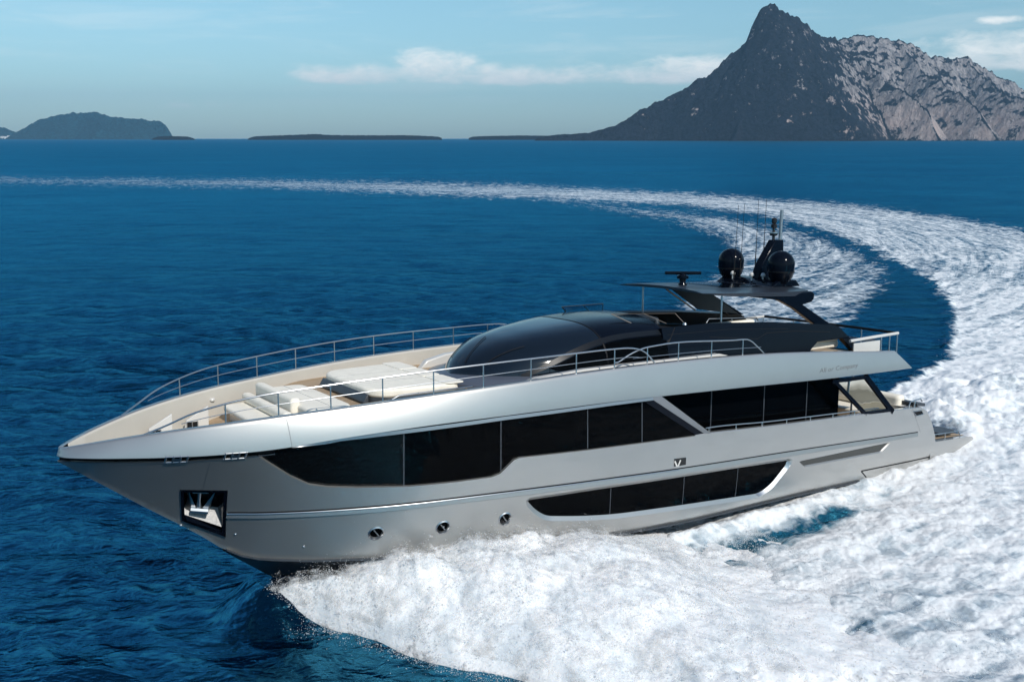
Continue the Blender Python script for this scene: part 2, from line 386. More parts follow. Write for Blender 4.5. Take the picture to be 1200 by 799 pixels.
    t.put(f.inputs['Base Color'], fc); f.inputs['Roughness'].default_value = .8; f.inputs['Specular IOR Level'].default_value = .1
    fb = t.n('ShaderNodeBump'); fb.inputs['Strength'].default_value = .30; fb.inputs['Distance'].default_value = .25
    t.put(fb.inputs['Height'], t.m('ADD', t.m('ADD', t.m('MULTIPLY', lace, .6), t.m('MULTIPLY', streak, .6)), t.m('MULTIPLY', fine, .5))); t.nt.links.new(fb.outputs[0], f.inputs['Normal'])
    mx = t.n('ShaderNodeMixShader'); t.put(mx.inputs[0], msk)
    t.nt.links.new(wmix.outputs[0], mx.inputs[1]); t.nt.links.new(f.outputs[0], mx.inputs[2])
    o = t.n('ShaderNodeOutputMaterial'); t.nt.links.new(mx.outputs[0], o.inputs[0])
mat_sea()
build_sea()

# ------------------------------------------------------------------ far land
def at_px(px, Y, py):                                  # survey of the skyline: bearing/height at a given range
    return ((px - 600) / 1127 * Y, Y, CAM_H + Y * (161.8 - py) / 1153)
def mat_rock(name, light, dark, pink, veg_shade, veg_shade_amt, sc):
    m = bpy.data.materials.new(name); m.use_nodes = True; MATS[name] = m
    t = NT(m.node_tree); g = t.n('ShaderNodeNewGeometry'); co = t.n('ShaderNodeTexCoord').outputs['Object']
    x, y, z = t.sep(co); nx, ny, nz = t.sep(g.outputs['Normal'])
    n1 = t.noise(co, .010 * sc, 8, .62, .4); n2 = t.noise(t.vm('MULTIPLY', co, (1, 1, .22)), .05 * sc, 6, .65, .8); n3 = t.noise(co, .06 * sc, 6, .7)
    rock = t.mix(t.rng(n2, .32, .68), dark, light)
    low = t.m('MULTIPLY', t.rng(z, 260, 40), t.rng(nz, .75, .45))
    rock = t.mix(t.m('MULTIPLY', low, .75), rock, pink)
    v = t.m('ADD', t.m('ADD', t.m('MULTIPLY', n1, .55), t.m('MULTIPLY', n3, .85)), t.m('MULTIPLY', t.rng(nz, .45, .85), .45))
    v = t.rng(t.m('ADD', v, t.m('MULTIPLY', t.rng(x, 1950, 1250), .36)), 1.12 - veg_shade_amt, 1.24 - veg_shade_amt)  # dark cover thickened leftward, painting the shade of the left flank
    col = t.mix(v, rock, t.mix(t.rng(n3, .38, .62), tuple(k * .55 for k in veg_shade), tuple(min(1, k * 1.35) for k in veg_shade)))
    b = t.n('ShaderNodeBsdfPrincipled'); t.put(b.inputs['Base Color'], col)
    b.inputs['Roughness'].default_value = .9; b.inputs['Specular IOR Level'].default_value = .15
    bp = t.n('ShaderNodeBump'); bp.inputs['Strength'].default_value = 1.0; bp.inputs['Distance'].default_value = 24.0 / sc
    t.put(bp.inputs['Height'], t.m('ADD', n2, t.m('MULTIPLY', n3, .6))); t.nt.links.new(bp.outputs[0], b.inputs['Normal'])
    o = t.n('ShaderNodeOutputMaterial'); t.nt.links.new(b.outputs[0], o.inputs[0])
    return m
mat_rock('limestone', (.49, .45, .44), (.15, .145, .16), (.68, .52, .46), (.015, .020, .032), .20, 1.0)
mat_rock('island_scrub_haze', (.20, .27, .29), (.06, .11, .125), (.28, .31, .31), (.012, .062, .090), .50, .8)  # blue of the distance haze mixed into scrub and rock colours
mat_rock('islet_rock', (.016, .015, .016), (.005, .005, .006), (.016, .014, .014), (.003, .004, .005), .30, 4.0)

def ridge_land(name, label, ridges, xr, yr, step, slope, rough, mat, seed=0.0, curve=1.0):
    xs = np.arange(xr[0], xr[1], step); ys = np.arange(yr[0], yr[1], step)
    X, Y = np.meshgrid(xs, ys); H = np.full(X.shape, -60.0)
    wx = X + rough * .8 * fbm(X / (rough * 7) + seed, Y / (rough * 7), 4); wy = Y + rough * .8 * fbm(X / (rough * 7) - 40, Y / (rough * 7) + 31 + seed, 4)
    for rd in ridges:
        sl = rd[0]; P = [at_px(*p) for p in rd[1]]
        for (x0, y0, z0), (x1, y1, z1) in zip(P[:-1], P[1:]):
            ex, ey = x1 - x0, y1 - y0; L2 = ex * ex + ey * ey
            t = np.clip(((wx - x0) * ex + (wy - y0) * ey) / L2, 0, 1)
            dd = np.hypot(wx - x0 - t * ex, wy - y0 - t * ey); zz = z0 + t * (z1 - z0)
            H = np.maximum(H, zz - slope * sl * dd ** curve)
    s = rough
    g = fbm(X / (s * 4.2) + seed, Y / (s * 4.2), 6, .52, mode='ridge'); g2 = fbm(X / (s * 1.1), Y / (s * 1.1) + seed, 4, .55)
    k = np.clip(H / (6 * s), .05, 1)
    g3 = fbm(X / (s * 1.6) + 5, Y / (s * 1.6), 5, .6, mode='ridge')
    H = H + k * s * (.75 * g + .34 * g2 + .42 * g3 - .30)
    H = np.where(H < 0, H * .6, H)
    if name == 'mountain': X = X - 38; H = np.where(H > 0, H * .962, H)
    nr, nc = X.shape
    o = mesh_np(name, np.stack([X.ravel(), Y.ravel(), H.ravel()], 1), grid_quads(nr, nc), MATS[mat])
    tag(o, label, 'island', kind='structure'); return o

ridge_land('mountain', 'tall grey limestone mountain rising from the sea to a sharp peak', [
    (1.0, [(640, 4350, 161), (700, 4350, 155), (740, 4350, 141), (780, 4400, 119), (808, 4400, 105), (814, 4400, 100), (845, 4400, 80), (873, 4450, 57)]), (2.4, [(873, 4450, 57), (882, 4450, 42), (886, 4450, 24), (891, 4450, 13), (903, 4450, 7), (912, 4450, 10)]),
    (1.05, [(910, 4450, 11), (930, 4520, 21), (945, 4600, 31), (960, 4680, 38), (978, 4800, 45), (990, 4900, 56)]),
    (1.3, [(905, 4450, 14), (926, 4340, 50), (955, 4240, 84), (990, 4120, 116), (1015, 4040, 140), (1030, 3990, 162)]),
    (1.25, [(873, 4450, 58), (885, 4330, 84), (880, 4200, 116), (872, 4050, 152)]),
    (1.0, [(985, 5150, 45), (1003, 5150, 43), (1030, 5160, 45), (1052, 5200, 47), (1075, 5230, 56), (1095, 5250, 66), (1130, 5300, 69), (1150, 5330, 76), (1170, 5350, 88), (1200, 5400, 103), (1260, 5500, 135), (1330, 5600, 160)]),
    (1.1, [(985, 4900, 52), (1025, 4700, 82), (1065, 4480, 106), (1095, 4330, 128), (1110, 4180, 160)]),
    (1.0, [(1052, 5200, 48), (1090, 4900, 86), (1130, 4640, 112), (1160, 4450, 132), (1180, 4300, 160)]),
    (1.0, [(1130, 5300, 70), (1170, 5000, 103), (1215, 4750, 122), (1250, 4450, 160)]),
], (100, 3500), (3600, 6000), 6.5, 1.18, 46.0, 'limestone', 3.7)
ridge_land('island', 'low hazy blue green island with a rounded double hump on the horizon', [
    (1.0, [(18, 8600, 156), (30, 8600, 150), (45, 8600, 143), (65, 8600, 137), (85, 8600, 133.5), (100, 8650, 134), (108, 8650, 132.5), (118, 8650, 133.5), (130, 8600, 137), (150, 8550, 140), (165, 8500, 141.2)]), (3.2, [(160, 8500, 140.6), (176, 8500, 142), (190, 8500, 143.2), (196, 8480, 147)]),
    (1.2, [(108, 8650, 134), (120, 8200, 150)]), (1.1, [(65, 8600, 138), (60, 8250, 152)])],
    (-4900, -2900), (7900, 9300), 10.0, .62, 26.0, 'island_scrub_haze', 9.1)
ridge_land('headland', 'pale hazy headland slipping out of frame at the far left of the horizon', [
    (1.0, [(-90, 9300, 140), (-40, 9300, 146), (-10, 9300, 147.5), (5, 9300, 150), (14, 9300, 154), (30, 9300, 159)])], (-6000, -4400), (8950, 9700), 12.0, .5, 20.0, 'island_scrub_haze', 2.2)
def islet(name, label, prof, Y, depth, rough, seed):
    Y, k = 6200, 6200 / Y; depth *= k * 1.6; rough *= k * 1.1
    P = [(1.0, [(a, Y, 160.4 - (160.4 - b) * .56) for a, b in prof])]
    x0 = (prof[0][0] - 600) / 1127 * Y; x1 = (prof[-1][0] - 600) / 1127 * Y
    ridge_land(name, label, P, (x0 - 30, x1 + 30), (Y - depth, Y + depth), max(2.0, (x1 - x0) / 420), .30, rough, 'islet_rock', seed)
islet('islet', 'long flat black islet on the horizon left of centre', [(298, 160), (318, 158.3), (345, 156.8), (362, 155.6), (374, 155.2), (381, 157), (400, 157.6), (440, 157.8), (478, 157.6), (512, 160)], 2600, 70, 2.0, 1.0)
islet('islet', 'thin dark strip of rock on the horizon, between the flat black islet and the mountain', [(555, 160.2), (580, 159), (612, 158.2), (640, 158.6), (655, 159.6)], 3400, 60, 2.0, 5.0)
islet('islet', 'low black skerry in front of the pale cliffs at the foot of the mountain', [(1050, 160), (1078, 158.2), (1092, 155.8), (1100, 155.2), (1112, 156.4), (1140, 157), (1168, 157.6), (1195, 160)], 3000, 60, 2.2, 7.0)
islet('islet', 'small dark rock beside the right end of the hazy blue island', [(186, 160.2), (196, 159.4), (207, 159.6), (220, 160.4)], 4500, 50, 2.0, 8.0)
islet('islet', 'ragged low black rocks trailing from the left foot of the mountain', [(640, 159.6), (652, 156.6), (662, 155.4), (676, 156.2), (690, 154.8), (704, 155.6), (722, 158)], 3900, 90, 4.0, 3.0)

def shore_building(label, X, Y, z, w, h, dp):
    root = bpy.data.objects.new('waterfront_building', None); COL.objects.link(root); root.location = (X, Y, z)
    tag(root, label, 'building', 'white buildings on the far shore')
    def piece(nm, boxes, mat):
        V, F = [], []
        for x0, x1, y0, y1, z0, z1 in boxes:
            b = len(V); V += [(x, y, q) for q in (z0, z1) for y in (y0, y1) for x in (x0, x1)]
            F += [[b + i for i in f] for f in ((0, 2, 3, 1), (4, 5, 7, 6), (0, 1, 5, 4), (2, 6, 7, 3), (0, 4, 6, 2), (1, 3, 7, 5))]
        return mesh_np(nm, V, np.array(F), MATS[mat], root, smooth=False)
    piece('wall', [(-w/2, w/2, 0, dp, -12, h)], 'render_white')
    piece('roof', [(-w/2 - .6, w/2 + .6, -.6, dp + .6, h + .02, h + 1.2)], 'roof_tile')
    for k in range(3): piece('window', [(-w * .36 + k * w * .27, -w * .36 + k * w * .27 + w * .14, -.15, .3, h * .45, h * .7)], 'far_window')
principled('render_white', (.85, .85, .83), .7, noise=(.2, .04)); principled('roof_tile', (.55, .50, .46), .8, noise=(.3, .1)); principled('far_window', (.03, .04, .05), .2)
for lb, px, w, h in (('leftmost pale building on the far shore, cut by the left edge of the photo', 1.5, 22, 22), ('middle one of the three pale buildings on the far shore at the extreme left', 5.2, 20, 20), ('tallest white building on the far shore, nearest the hazy double humped island', 10.2, 34, 27)):
    shore_building(lb, (px - 600) / 1127 * 9120, 9120, 6, w, h, 25)

# air: one even volume round everything
def build_haze():
    m = bpy.data.materials.new('haze_air'); m.use_nodes = True
    t = NT(m.node_tree); v = t.n('ShaderNodeVolumePrincipled')
    v.inputs['Color'].default_value = (.34, .66, .95, 1); v.inputs['Density'].default_value = 4.6e-5; v.inputs['Anisotropy'].default_value = .0
    o = t.n('ShaderNodeOutputMaterial'); t.nt.links.new(v.outputs[0], o.inputs['Volume'])
    a, b, top = -16000.0, 16000.0, 720.0
    co = [(x, y, z) for z in (-70, top) for y in (a, b) for x in (a, b)]
    q = [(0, 2, 3, 1), (4, 5, 7, 6), (0, 1, 5, 4), (2, 6, 7, 3), (0, 4, 6, 2), (1, 3, 7, 5)]
    o = mesh_np('haze', co, np.array(q), m, smooth=False); tag(o, 'thin pale blue sea haze veiling the far islands', 'haze', kind='stuff')
build_haze()

# ------------------------------------------------------------------ the motor yacht
principled('paint_silver', (.48, .473, .452), .40, metal=.80, coat=.9, coat_rough=.03, noise=(.5, .02))
principled('glass_black', (.0012, .0015, .002), .03, spec=.04)
principled('glass_bow', (.003, .0035, .004), .05, spec=.16, bump=(7, .5, .03))
principled('glass_roof', (.005, .009, .015), .06, spec=.5, coat=.25)
principled('gloss_black', (.003, .005, .010), .12, spec=.12)
principled('roof_grey', (.030, .037, .050), .36, metal=.2, coat=.2)
principled('arch_grey', (.006, .008, .011), .4, spec=.3)
principled('matte_black', (.005, .005, .006), .6, spec=.25)
principled('chrome', (.50, .51, .52), .32, metal=1.0)
principled('steel_satin', (.36, .37, .38), .38, metal=.9)
principled('gelcoat', (.62, .605, .57), .35, coat=.4, noise=(1.2, .03))
principled('cream_lining', (.50, .47, .415), .4, coat=.3, noise=(1.2, .03))
principled('tray_steel', (.20, .20, .20), .5, metal=.8, bump=(9, .5, .03))
principled('plinth_grey', (.085, .10, .13), .34, coat=.2)
principled('cushion', (.88, .825, .71), .85, spec=.2, noise=(3.0, .05), bump=(14, .25, .01))
principled('cushion_grey', (.40, .40, .39), .85, spec=.2, noise=(3.0, .05), bump=(14, .25, .01))
principled('charcoal', (.045, .052, .062), .45, noise=(5, .15))
principled('brown_trim', (.045, .036, .030), .45)
principled('grille', (.075, .075, .07), .5, metal=.4, bump=(60, .8, .01))
principled('antifoul', (.012, .018, .026), .4)
principled('clear_glass', (.80, .84, .84), .02, trans=1.0, ior=1.02, spec=.5)
principled('tinted_glass', (.30, .34, .35), .03, trans=1.0, ior=1.04, spec=.5)
principled('marks_black', (.010, .010, .010), .35)
principled('marks_grey', (.17, .17, .17), .4)
principled('lamp_dark', (.02, .02, .022), .25)
def mat_teak():
    m = bpy.data.materials.new('teak'); m.use_nodes = True; MATS['teak'] = m
    t = NT(m.node_tree); co = t.n('ShaderNodeTexCoord').outputs['Object']; x, y, z = t.sep(co)
    f = t.m('FRACT', t.m('MULTIPLY', y, 13.0)); cau = t.m('LESS_THAN', f, .10)
    pl = t.m('FLOOR', t.m('MULTIPLY', y, 13.0))
    g = t.noise(t.vm('MULTIPLY', co, (1.2, 22, 1)), 1.0, 5, .6); pv = t.noise(t.comb(pl, t.m('FLOOR', t.m('MULTIPLY', x, .45)), 0.0), 3.1, 1)
    c = t.mix(t.rng(t.m('ADD', t.m('MULTIPLY', g, .6), t.m('MULTIPLY', pv, .5)), .35, .8), (.36, .25, .15), (.56, .41, .26))
    c = t.mix(cau, c, (.03, .025, .02))
    b = t.n('ShaderNodeBsdfPrincipled'); t.put(b.inputs['Base Color'], c); b.inputs['Roughness'].default_value = .6
    o = t.n('ShaderNodeOutputMaterial'); t.nt.links.new(b.outputs[0], o.inputs[0])
mat_teak()

YB = bpy.data.objects.new('motor_yacht', None); COL.objects.link(YB)
YB.matrix_world = BM
tag(YB, 'long silver motor yacht with black glass speeding through the water', 'yacht')

class MB:
    def __init__(s): s.v = []; s.f = []
    def add(s, vs, fs):
        b = len(s.v); s.v += [tuple(map(float, p)) for p in vs]; s.f += [tuple(b + i for i in f) for f in fs]; return s
    def box(s, x0, x1, y0, y1, z0, z1):
        v = [(x, y, z) for z in (z0, z1) for y in (y0, y1) for x in (x0, x1)]
        return s.add(v, [(0, 2, 3, 1), (4, 5, 7, 6), (0, 1, 5, 4), (2, 6, 7, 3), (0, 4, 6, 2), (1, 3, 7, 5)])
    def loft(s, rows, closed=False, caps=False):
        n = len(rows[0]); b = len(s.v); s.v += [tuple(map(float, p)) for r in rows for p in r]
        for i in range(len(rows) - 1):
            for j in range(n if closed else n - 1):
                k = (j + 1) % n; s.f.append((b + i * n + j, b + i * n + k, b + (i + 1) * n + k, b + (i + 1) * n + j))
        if caps:
            s.f.append(tuple(b + j for j in range(n))[::-1]); s.f.append(tuple(b + (len(rows) - 1) * n + j for j in range(n)))
        return s
    def tube(s, path, r, n=8, closed=False):
        P = [Vector(p) for p in path]; rows = []; m = len(P)
        up = None
        for i, p in enumerate(P):
            a = P[i - 1] if (i or closed) else p; c = P[(i + 1) % m] if (i < m - 1 or closed) else p
            d = (c - a).normalized()
            if up is None: up = Vector((0, 0, 1)) if abs(d.z) < .9 else Vector((1, 0, 0))
            u = d.cross(up); u = u.normalized() if u.length > 1e-5 else d.orthogonal().normalized(); w = u.cross(d).normalized(); up = w
            rr = r[i] if isinstance(r, (list, tuple)) else r
            rows.append([p + rr * (math.cos(6.28318 * k / n) * u + math.sin(6.28318 * k / n) * w) for k in range(n)])
        if closed: rows.append(rows[0])
        return s.loft(rows, True, not closed)
    def lathe(s, prof, c, n=24, axis=None):
        rows = [[(c[0] + r * math.cos(6.28318 * k / n), c[1] + r * math.sin(6.28318 * k / n), c[2] + z) for k in range(n)] for r, z in prof]
        return s.loft(rows, True, True)
    def prism(s, poly, y0, y1):
        """(x, z) outline pushed from y0 to y1"""
        n = len(poly); b = len(s.v)
        s.v += [(float(x), float(y0), float(z)) for x, z in poly] + [(float(x), float(y1), float(z)) for x, z in poly]
        s.f.append(tuple(b + i for i in range(n))[::-1]); s.f.append(tuple(b + n + i for i in range(n)))
        for i in range(n): k = (i + 1) % n; s.f.append((b + i, b + k, b + n + k, b + n + i))
        return s
    def plate(s, poly, z0, z1):
        """(x, y) outline pushed from z0 to z1"""
        n = len(poly); b = len(s.v)
        s.v += [(float(x), float(y), float(z0)) for x, y in poly] + [(float(x), float(y), float(z1)) for x, y in poly]
        s.f.append(tuple(b + i for i in range(n))[::-1]); s.f.append(tuple(b + n + i for i in range(n)))
        for i in range(n): k = (i + 1) % n; s.f.append((b + i, b + k, b + n + k, b + n + i))
        return s
    def sym(s):
        n = len(s.v); s.v += [(x, -y, z) for x, y, z in s.v]; s.f += [tuple(i + n for i in f)[::-1] for f in s.f]; return s
    def pair(s, name, mat, parent=None, **kw):
        """the same piece on the port and on the starboard side, each an object of its own"""
        pa = parent if isinstance(parent, (tuple, list)) else (parent, parent)
        a = s.build(name, mat, pa[0], **kw); s.v = [(x, -y, z) for x, y, z in s.v]
        return a, s.build(name, mat, pa[1], **kw)
    def build(s, name, mat, parent=None, ang=35, bevel=0, seg=2, label=None):
        me = bpy.data.meshes.new(name); me.from_pydata(s.v, [], s.f); me.validate(); 
        bm = bmesh.new(); bm.from_mesh(me); bmesh.ops.recalc_face_normals(bm, faces=bm.faces); bm.to_mesh(me); bm.free()
        me.materials.append(MATS[mat]); me.shade_smooth(); me.set_sharp_from_angle(angle=R(ang))
        o = bpy.data.objects.new(name, me); COL.objects.link(o); o.parent = parent if parent is not None else YB
        if bevel:
            bv = o.modifiers.new('edge', 'BEVEL'); bv.width = bevel; bv.segments = seg; bv.limit_method = 'ANGLE'; bv.angle_limit = R(35)
        if label: o['label'] = label
        return o

def densify(P, step, close=True):
    out = []; n = len(P)
    for i in range(n if close else n - 1):
        a = np.array(P[i], float); b = np.array(P[(i + 1) % n], float); k = max(1, int(np.hypot(*(b - a)) / step))
        out += [tuple(a + (b - a) * t / k) for t in range(k)]
    if not close: out.append(tuple(map(float, P[-1])))
    return out
def rounded(P, r, seg=5):
    out = []; n = len(P)
    for i in range(n):
        a, p, b = (np.array(P[j % n], float) for j in (i - 1, i, i + 1)); ra = r[i] if isinstance(r, (list, tuple)) else r
        da, db = a - p, b - p; la, lb = np.hypot(*da), np.hypot(*db); d = min(ra, la * .45, lb * .45)
        s, e = p + da / la * d, p + db / lb * d
        out += [tuple((1 - t)**2 * s + 2 * t * (1 - t) * p + t * t * e) for t in np.linspace(0, 1, seg)]
    return out
def area(P): P = np.array(P); x, y = P.T; return .5 * np.sum(x * np.roll(y, -1) - np.roll(x, -1) * y)
def grow(P, d):
    P = np.array(P, float); sg = 1 if area(P) > 0 else -1
    e = np.roll(P, -1, 0) - P; e /= np.linalg.norm(e, axis=1, keepdims=True) + 1e-9
    nn = np.stack([e[:, 1], -e[:, 0]], 1) * sg; m = nn + np.roll(nn, 1, 0); m /= np.linalg.norm(m, axis=1, keepdims=True) + 1e-9
    c = np.maximum((m * nn).sum(1, keepdims=True), .5)
    return [tuple(p) for p in P + m * d / c]
def surf_normal(S, x, z):
    e = .01; return np.stack([-(S(x + e, z) - S(x - e, z)) / (2 * e), np.ones_like(x), -(S(x, z + e) - S(x, z - e)) / (2 * e)], -1)
def panel(name, outline, S, mat, parent=None, holes=(), off=0.0, step=.2, sides=(1, -1), edge=.12, label=None):
    """sheet cut out of a side surface y = S(x, z): true holes, normals of the surface itself"""
    O = densify(outline, edge); Hs = [densify(h, min(edge, .06)) for h in holes]
    pts = list(O); edges = [(i, (i + 1) % len(O)) for i in range(len(O))]
    for h in Hs: b = len(pts); pts += h; edges += [(b + i, b + (i + 1) % len(h)) for i in range(len(h))]
    P = np.array(O); gx = np.arange(P[:, 0].min(), P[:, 0].max(), step); gz = np.arange(P[:, 1].min(), P[:, 1].max(), step * .6)
    X, Z = (a.ravel() for a in np.meshgrid(gx, gz)); X = X + .013; Z = Z + .007
    ok = sdf_poly(X, Z, O) > .05
    for h in Hs: ok &= sdf_poly(X, Z, h) < -.03
    pts += list(zip(X[ok], Z[ok]))
    V, E, F, _, _, _ = geometry.delaunay_2d_cdt([Vector((float(a), float(b))) for a, b in pts], edges, [], 0, 1e-5)
    V = np.array([(v.x, v.y) for v in V]); F = np.array([f for f in F if len(f) == 3])
    c = V[F].mean(1); ok = sdf_poly(c[:, 0], c[:, 1], O) > -1e-4
    for h in Hs: ok &= sdf_poly(c[:, 0], c[:, 1], h) < 1e-4
    F = F[ok]; x, z = V.T; nn = surf_normal(S, x, z); nn /= np.linalg.norm(nn, axis=1, keepdims=True)
    y = S(x, z); co = np.stack([x, y, z], 1) + nn * off
    a, b, d = (co[F[:, i]] for i in range(3)); fl = np.cross(b - a, d - a)[:, 1] < 0; F[fl] = F[fl][:, ::-1]
    C, N, T = [], [], []
    for s in sides:
        k = sum(map(len, C)); C.append(co * (1, s, 1)); N.append(nn * (1, s, 1)); T.append((F if s > 0 else F[:, ::-1]) + k)
    o = mesh_np(name, np.concatenate(C), None, MATS[mat], parent if parent is not None else YB, True, tris=np.concatenate(T))
    o.data.normals_split_custom_set_from_vertices([tuple(v) for v in np.concatenate(N)])
    if label: o['label'] = label
    return o
def panels(name, outline, S, mat, parent=(None, None), **kw):
    return tuple(panel(name, outline, S, mat, parent[i], sides=((1,), (-1,))[i], **kw) for i in range(2))
def on(S, x, z, off=0.0):
    x = np.atleast_1d(np.asarray(x, float)); z = np.atleast_1d(np.asarray(z, float)); n = surf_normal(S, x, z); n /= np.linalg.norm(n, axis=1, keepdims=True)
    return np.stack([x, S(x, z), z], 1) + n * off
def ribbon(mb, path, S, w, off, off2=None, step=.15, close=False):
    """strip lying on a side surface; off2 lifts its lower edge"""
    P = np.array(densify(path, step, close) + ([] if not close else [path[0]]), float); d = np.gradient(P, axis=0); d /= np.linalg.norm(d, axis=1, keepdims=True)
    n = np.stack([-d[:, 1], d[:, 0]], 1); n *= np.where(n[:, 1:] < 0, -1, 1) if not close else 1
    a = P + n * w / 2; b = P - n * w / 2
    mb.loft([[tuple(p), tuple(q)] for p, q in zip(on(S, a[:, 0], a[:, 1], off), on(S, b[:, 0], b[:, 1], off if off2 is None else off2))]); return mb
def lip(mb, path, S, o0, o1, path2=None):
    P = np.array(path); Q = np.array(path2 if path2 is not None else path)
    mb.loft([[tuple(p), tuple(q)] for p, q in zip(on(S, P[:, 0], P[:, 1], o0), on(S, Q[:, 0], Q[:, 1], o1))]); return mb

# --- hull
WIN_LOW = [(12.66, 4.31), (12.45, 4.13), (11.85, 3.66), (11.39, 3.38), (10.95, 3.27), (10.23, 3.19), (8.96, 3.09), (7.7, 3.06), (6.70, 3.06), (6.46, 3.12), (6.08, 3.45), (5.9, 3.50), (3.61, 3.40), (-0.51, 3.25)]
BULW = [(-1.06, 3.25), (-3.81, 3.10), (-9.83, 2.83), (-11.87, 2.73), (-12.55, 2.68), (-12.95, 2.50), (-13.41, 1.99), (-13.80, 1.40), (-13.88, 1.14)]
PLAT = [(-16.40, 1.00), (-16.62, .96), (-16.72, .86), (-16.66, .42)]
bowtop = [(float(x), float(zG(x)) - .12) for x in np.linspace(XN, 12.9, 24)]
chine = [(float(x), float(zC(x))) for x in np.linspace(-15.6, 12.9, 90)] + [(float(x), float(zS(x)) + .004) for x in np.linspace(13.0, 16.58, 28)]
outline = bowtop + WIN_LOW + BULW + PLAT + chine
LOWWIN = rounded([(5.50, 2.17), (5.18, 1.83), (4.80, 1.58), (3.68, 1.38), (2.43, 1.21), (-0.32, 1.00), (-3.90, .74), (-4.40, .93), (-5.22, 1.71), (-2.6, 1.85), (-0.15, 1.96), (3.17, 2.11)], [.12, .3, .4, .6, .6, .6, .25, .3, .12, .6, .6, .6])
VENT = [(-5.72, 1.60), (-6.00, 1.41), (-10.34, 1.27), (-10.78, 1.53)]
POCKET = [(14.12, 3.39), (13.11, 3.31), (12.90, 1.80), (13.93, 2.38)]
PORTS = [(9.63, 1.81), (7.93, 1.78), (6.16, 1.76)]
def circ(c, r, n=28): return [(c[0] + r * math.cos(6.28318 * k / n), c[1] + r * math.sin(6.28318 * k / n)) for k in range(n)]
LW_OUT = densify(grow(densify(LOWWIN, .1), .11), .1); LW_IN = densify(LOWWIN, .1)
LW_IN = densify(LOWWIN, .1); LW_OUT = grow(LW_IN, .11)
hull = panel('hull', outline, Yh, 'paint_silver', holes=[LW_OUT, grow(densify(VENT, .1), .035), POCKET] + [circ(c, .165) for c in PORTS])
xs = np.linspace(-16.6, 12.9, 70); zK = np.interp(xs, [-17, 6, 8, 10, 11.5, 12.5, 13], [-.9, -1.0, -.7, -.35, .25, 1.02, 1.42])
MB().loft([[(x, float(yC(x)), float(zC(x))), (x, 0, min(float(k), float(zC(x)) - .01)), (x, -float(yC(x)), float(zC(x)))] for x, k in zip(xs, zK)]).build('hull_bottom', 'antifoul', hull)
mb = MB(); px = np.linspace(-16.0, 12.85, 90)
mb.loft([[(x, float(yC(x)) - .02, float(zC(x)) + .05), (x, float(yC(x)) + .12, float(zC(x)) + .035), (x, float(yC(x)) + .12, float(zC(x)) + .005), (x, float(yC(x)) - .02, float(zC(x)) - .03)] for x in px], True, True).pair('spray_rail', 'charcoal', hull)
# hull edge returns round the long window, bulwark cap and bulwark inside
mb = MB(); lip(mb, densify(WIN_LOW, .1, False), Yh, 0.0, -.09).pair('window_ledge', 'paint_silver', hull)
BW = [(-.51, 3.25)] + BULW[:5]
mb = MB(); rows = []
for x, z in densify(BW, .25, False):
    y = float(Yh(x, z)); rows.append([(x, y, z), (x, y - .02, z + .025), (x, y - .17, z + .025), (x, y - .19, z), (x, y - .30, 2.45), (x, y - .52, 1.80)])
mb.loft(rows).pair('bulwark_cap', 'paint_silver', hull)
# knuckle: dark groove, then a raised lighter band with a shadow under it
KN = [(12.99, 2.60), (11.59, 2.615), (9.54, 2.62), (7.06, 2.60), (3.21, 2.45), (-0.10, 2.29), (-5.27, 2.07), (-12.55, 1.72)]
KNs = [(float(a), float(b)) for a, b in zip(np.linspace(12.99, -12.55, 90), spl([k[0] for k in KN], [k[1] for k in KN])(np.linspace(12.99, -12.55, 90)))]
mb = MB(); ribbon(mb, KNs, Yh, .035, .006).pair('knuckle_groove', 'matte_black', hull)
k2 = [(a, b - .085) for a, b in KNs]; mb = MB(); ribbon(mb, k2, Yh, .13, .004, .040)
k3 = [(a, b - .152) for a, b in KNs]; lip(mb, k3, Yh, .040, .0); mb.pair('knuckle_band', 'paint_silver', hull)
mb = MB()
for s in (1,): mb.tube([tuple(p) for p in on(Yh, [k[0] for k in KNs[:46]], [k[1] - .03 for k in KNs[:46]], .018)], .020, 8)
mb.pair('rub_rail', 'chrome', hull)
# long dark line over the tail of the hull, a light strip painting the highlight on the bow crease, the chevron at the quarter
mb = MB(); ribbon(mb, [(-16.66, .50), (-14.4, .53), (-12.09, .58), (-9.36, .67)], Yh, .05, .006); ribbon(mb, [(-9.36, .66), (-9.80, .34)], Yh, .045, .006)
mb.pair('tail_seam', 'matte_black', hull)
mb = MB(); ribbon(mb, [(13.66, 4.22), (13.65, 3.41)], Yh, .014, .004); mb.pair('hull_line', 'steel_satin', hull)
mb = MB(); ribbon(mb, [(-11.95, 2.70), (-12.72, 1.70)], Yh, .012, .004); mb.pair('hull_line', 'marks_grey', hull)
for (x, z) in [(12.72, 1.90), (11.25, 1.53), (13.92, 2.22)]:
    for s in (1, -1):
        p = on(Yh, x, z, .0)[0] * (1, s, 1); mb = MB(); mb.lathe([(.001, -.03), (.028, -.02), (.035, 0), (.028, .02), (.001, .03)], p, 12); mb.build('drain_fitting', 'chrome', hull)

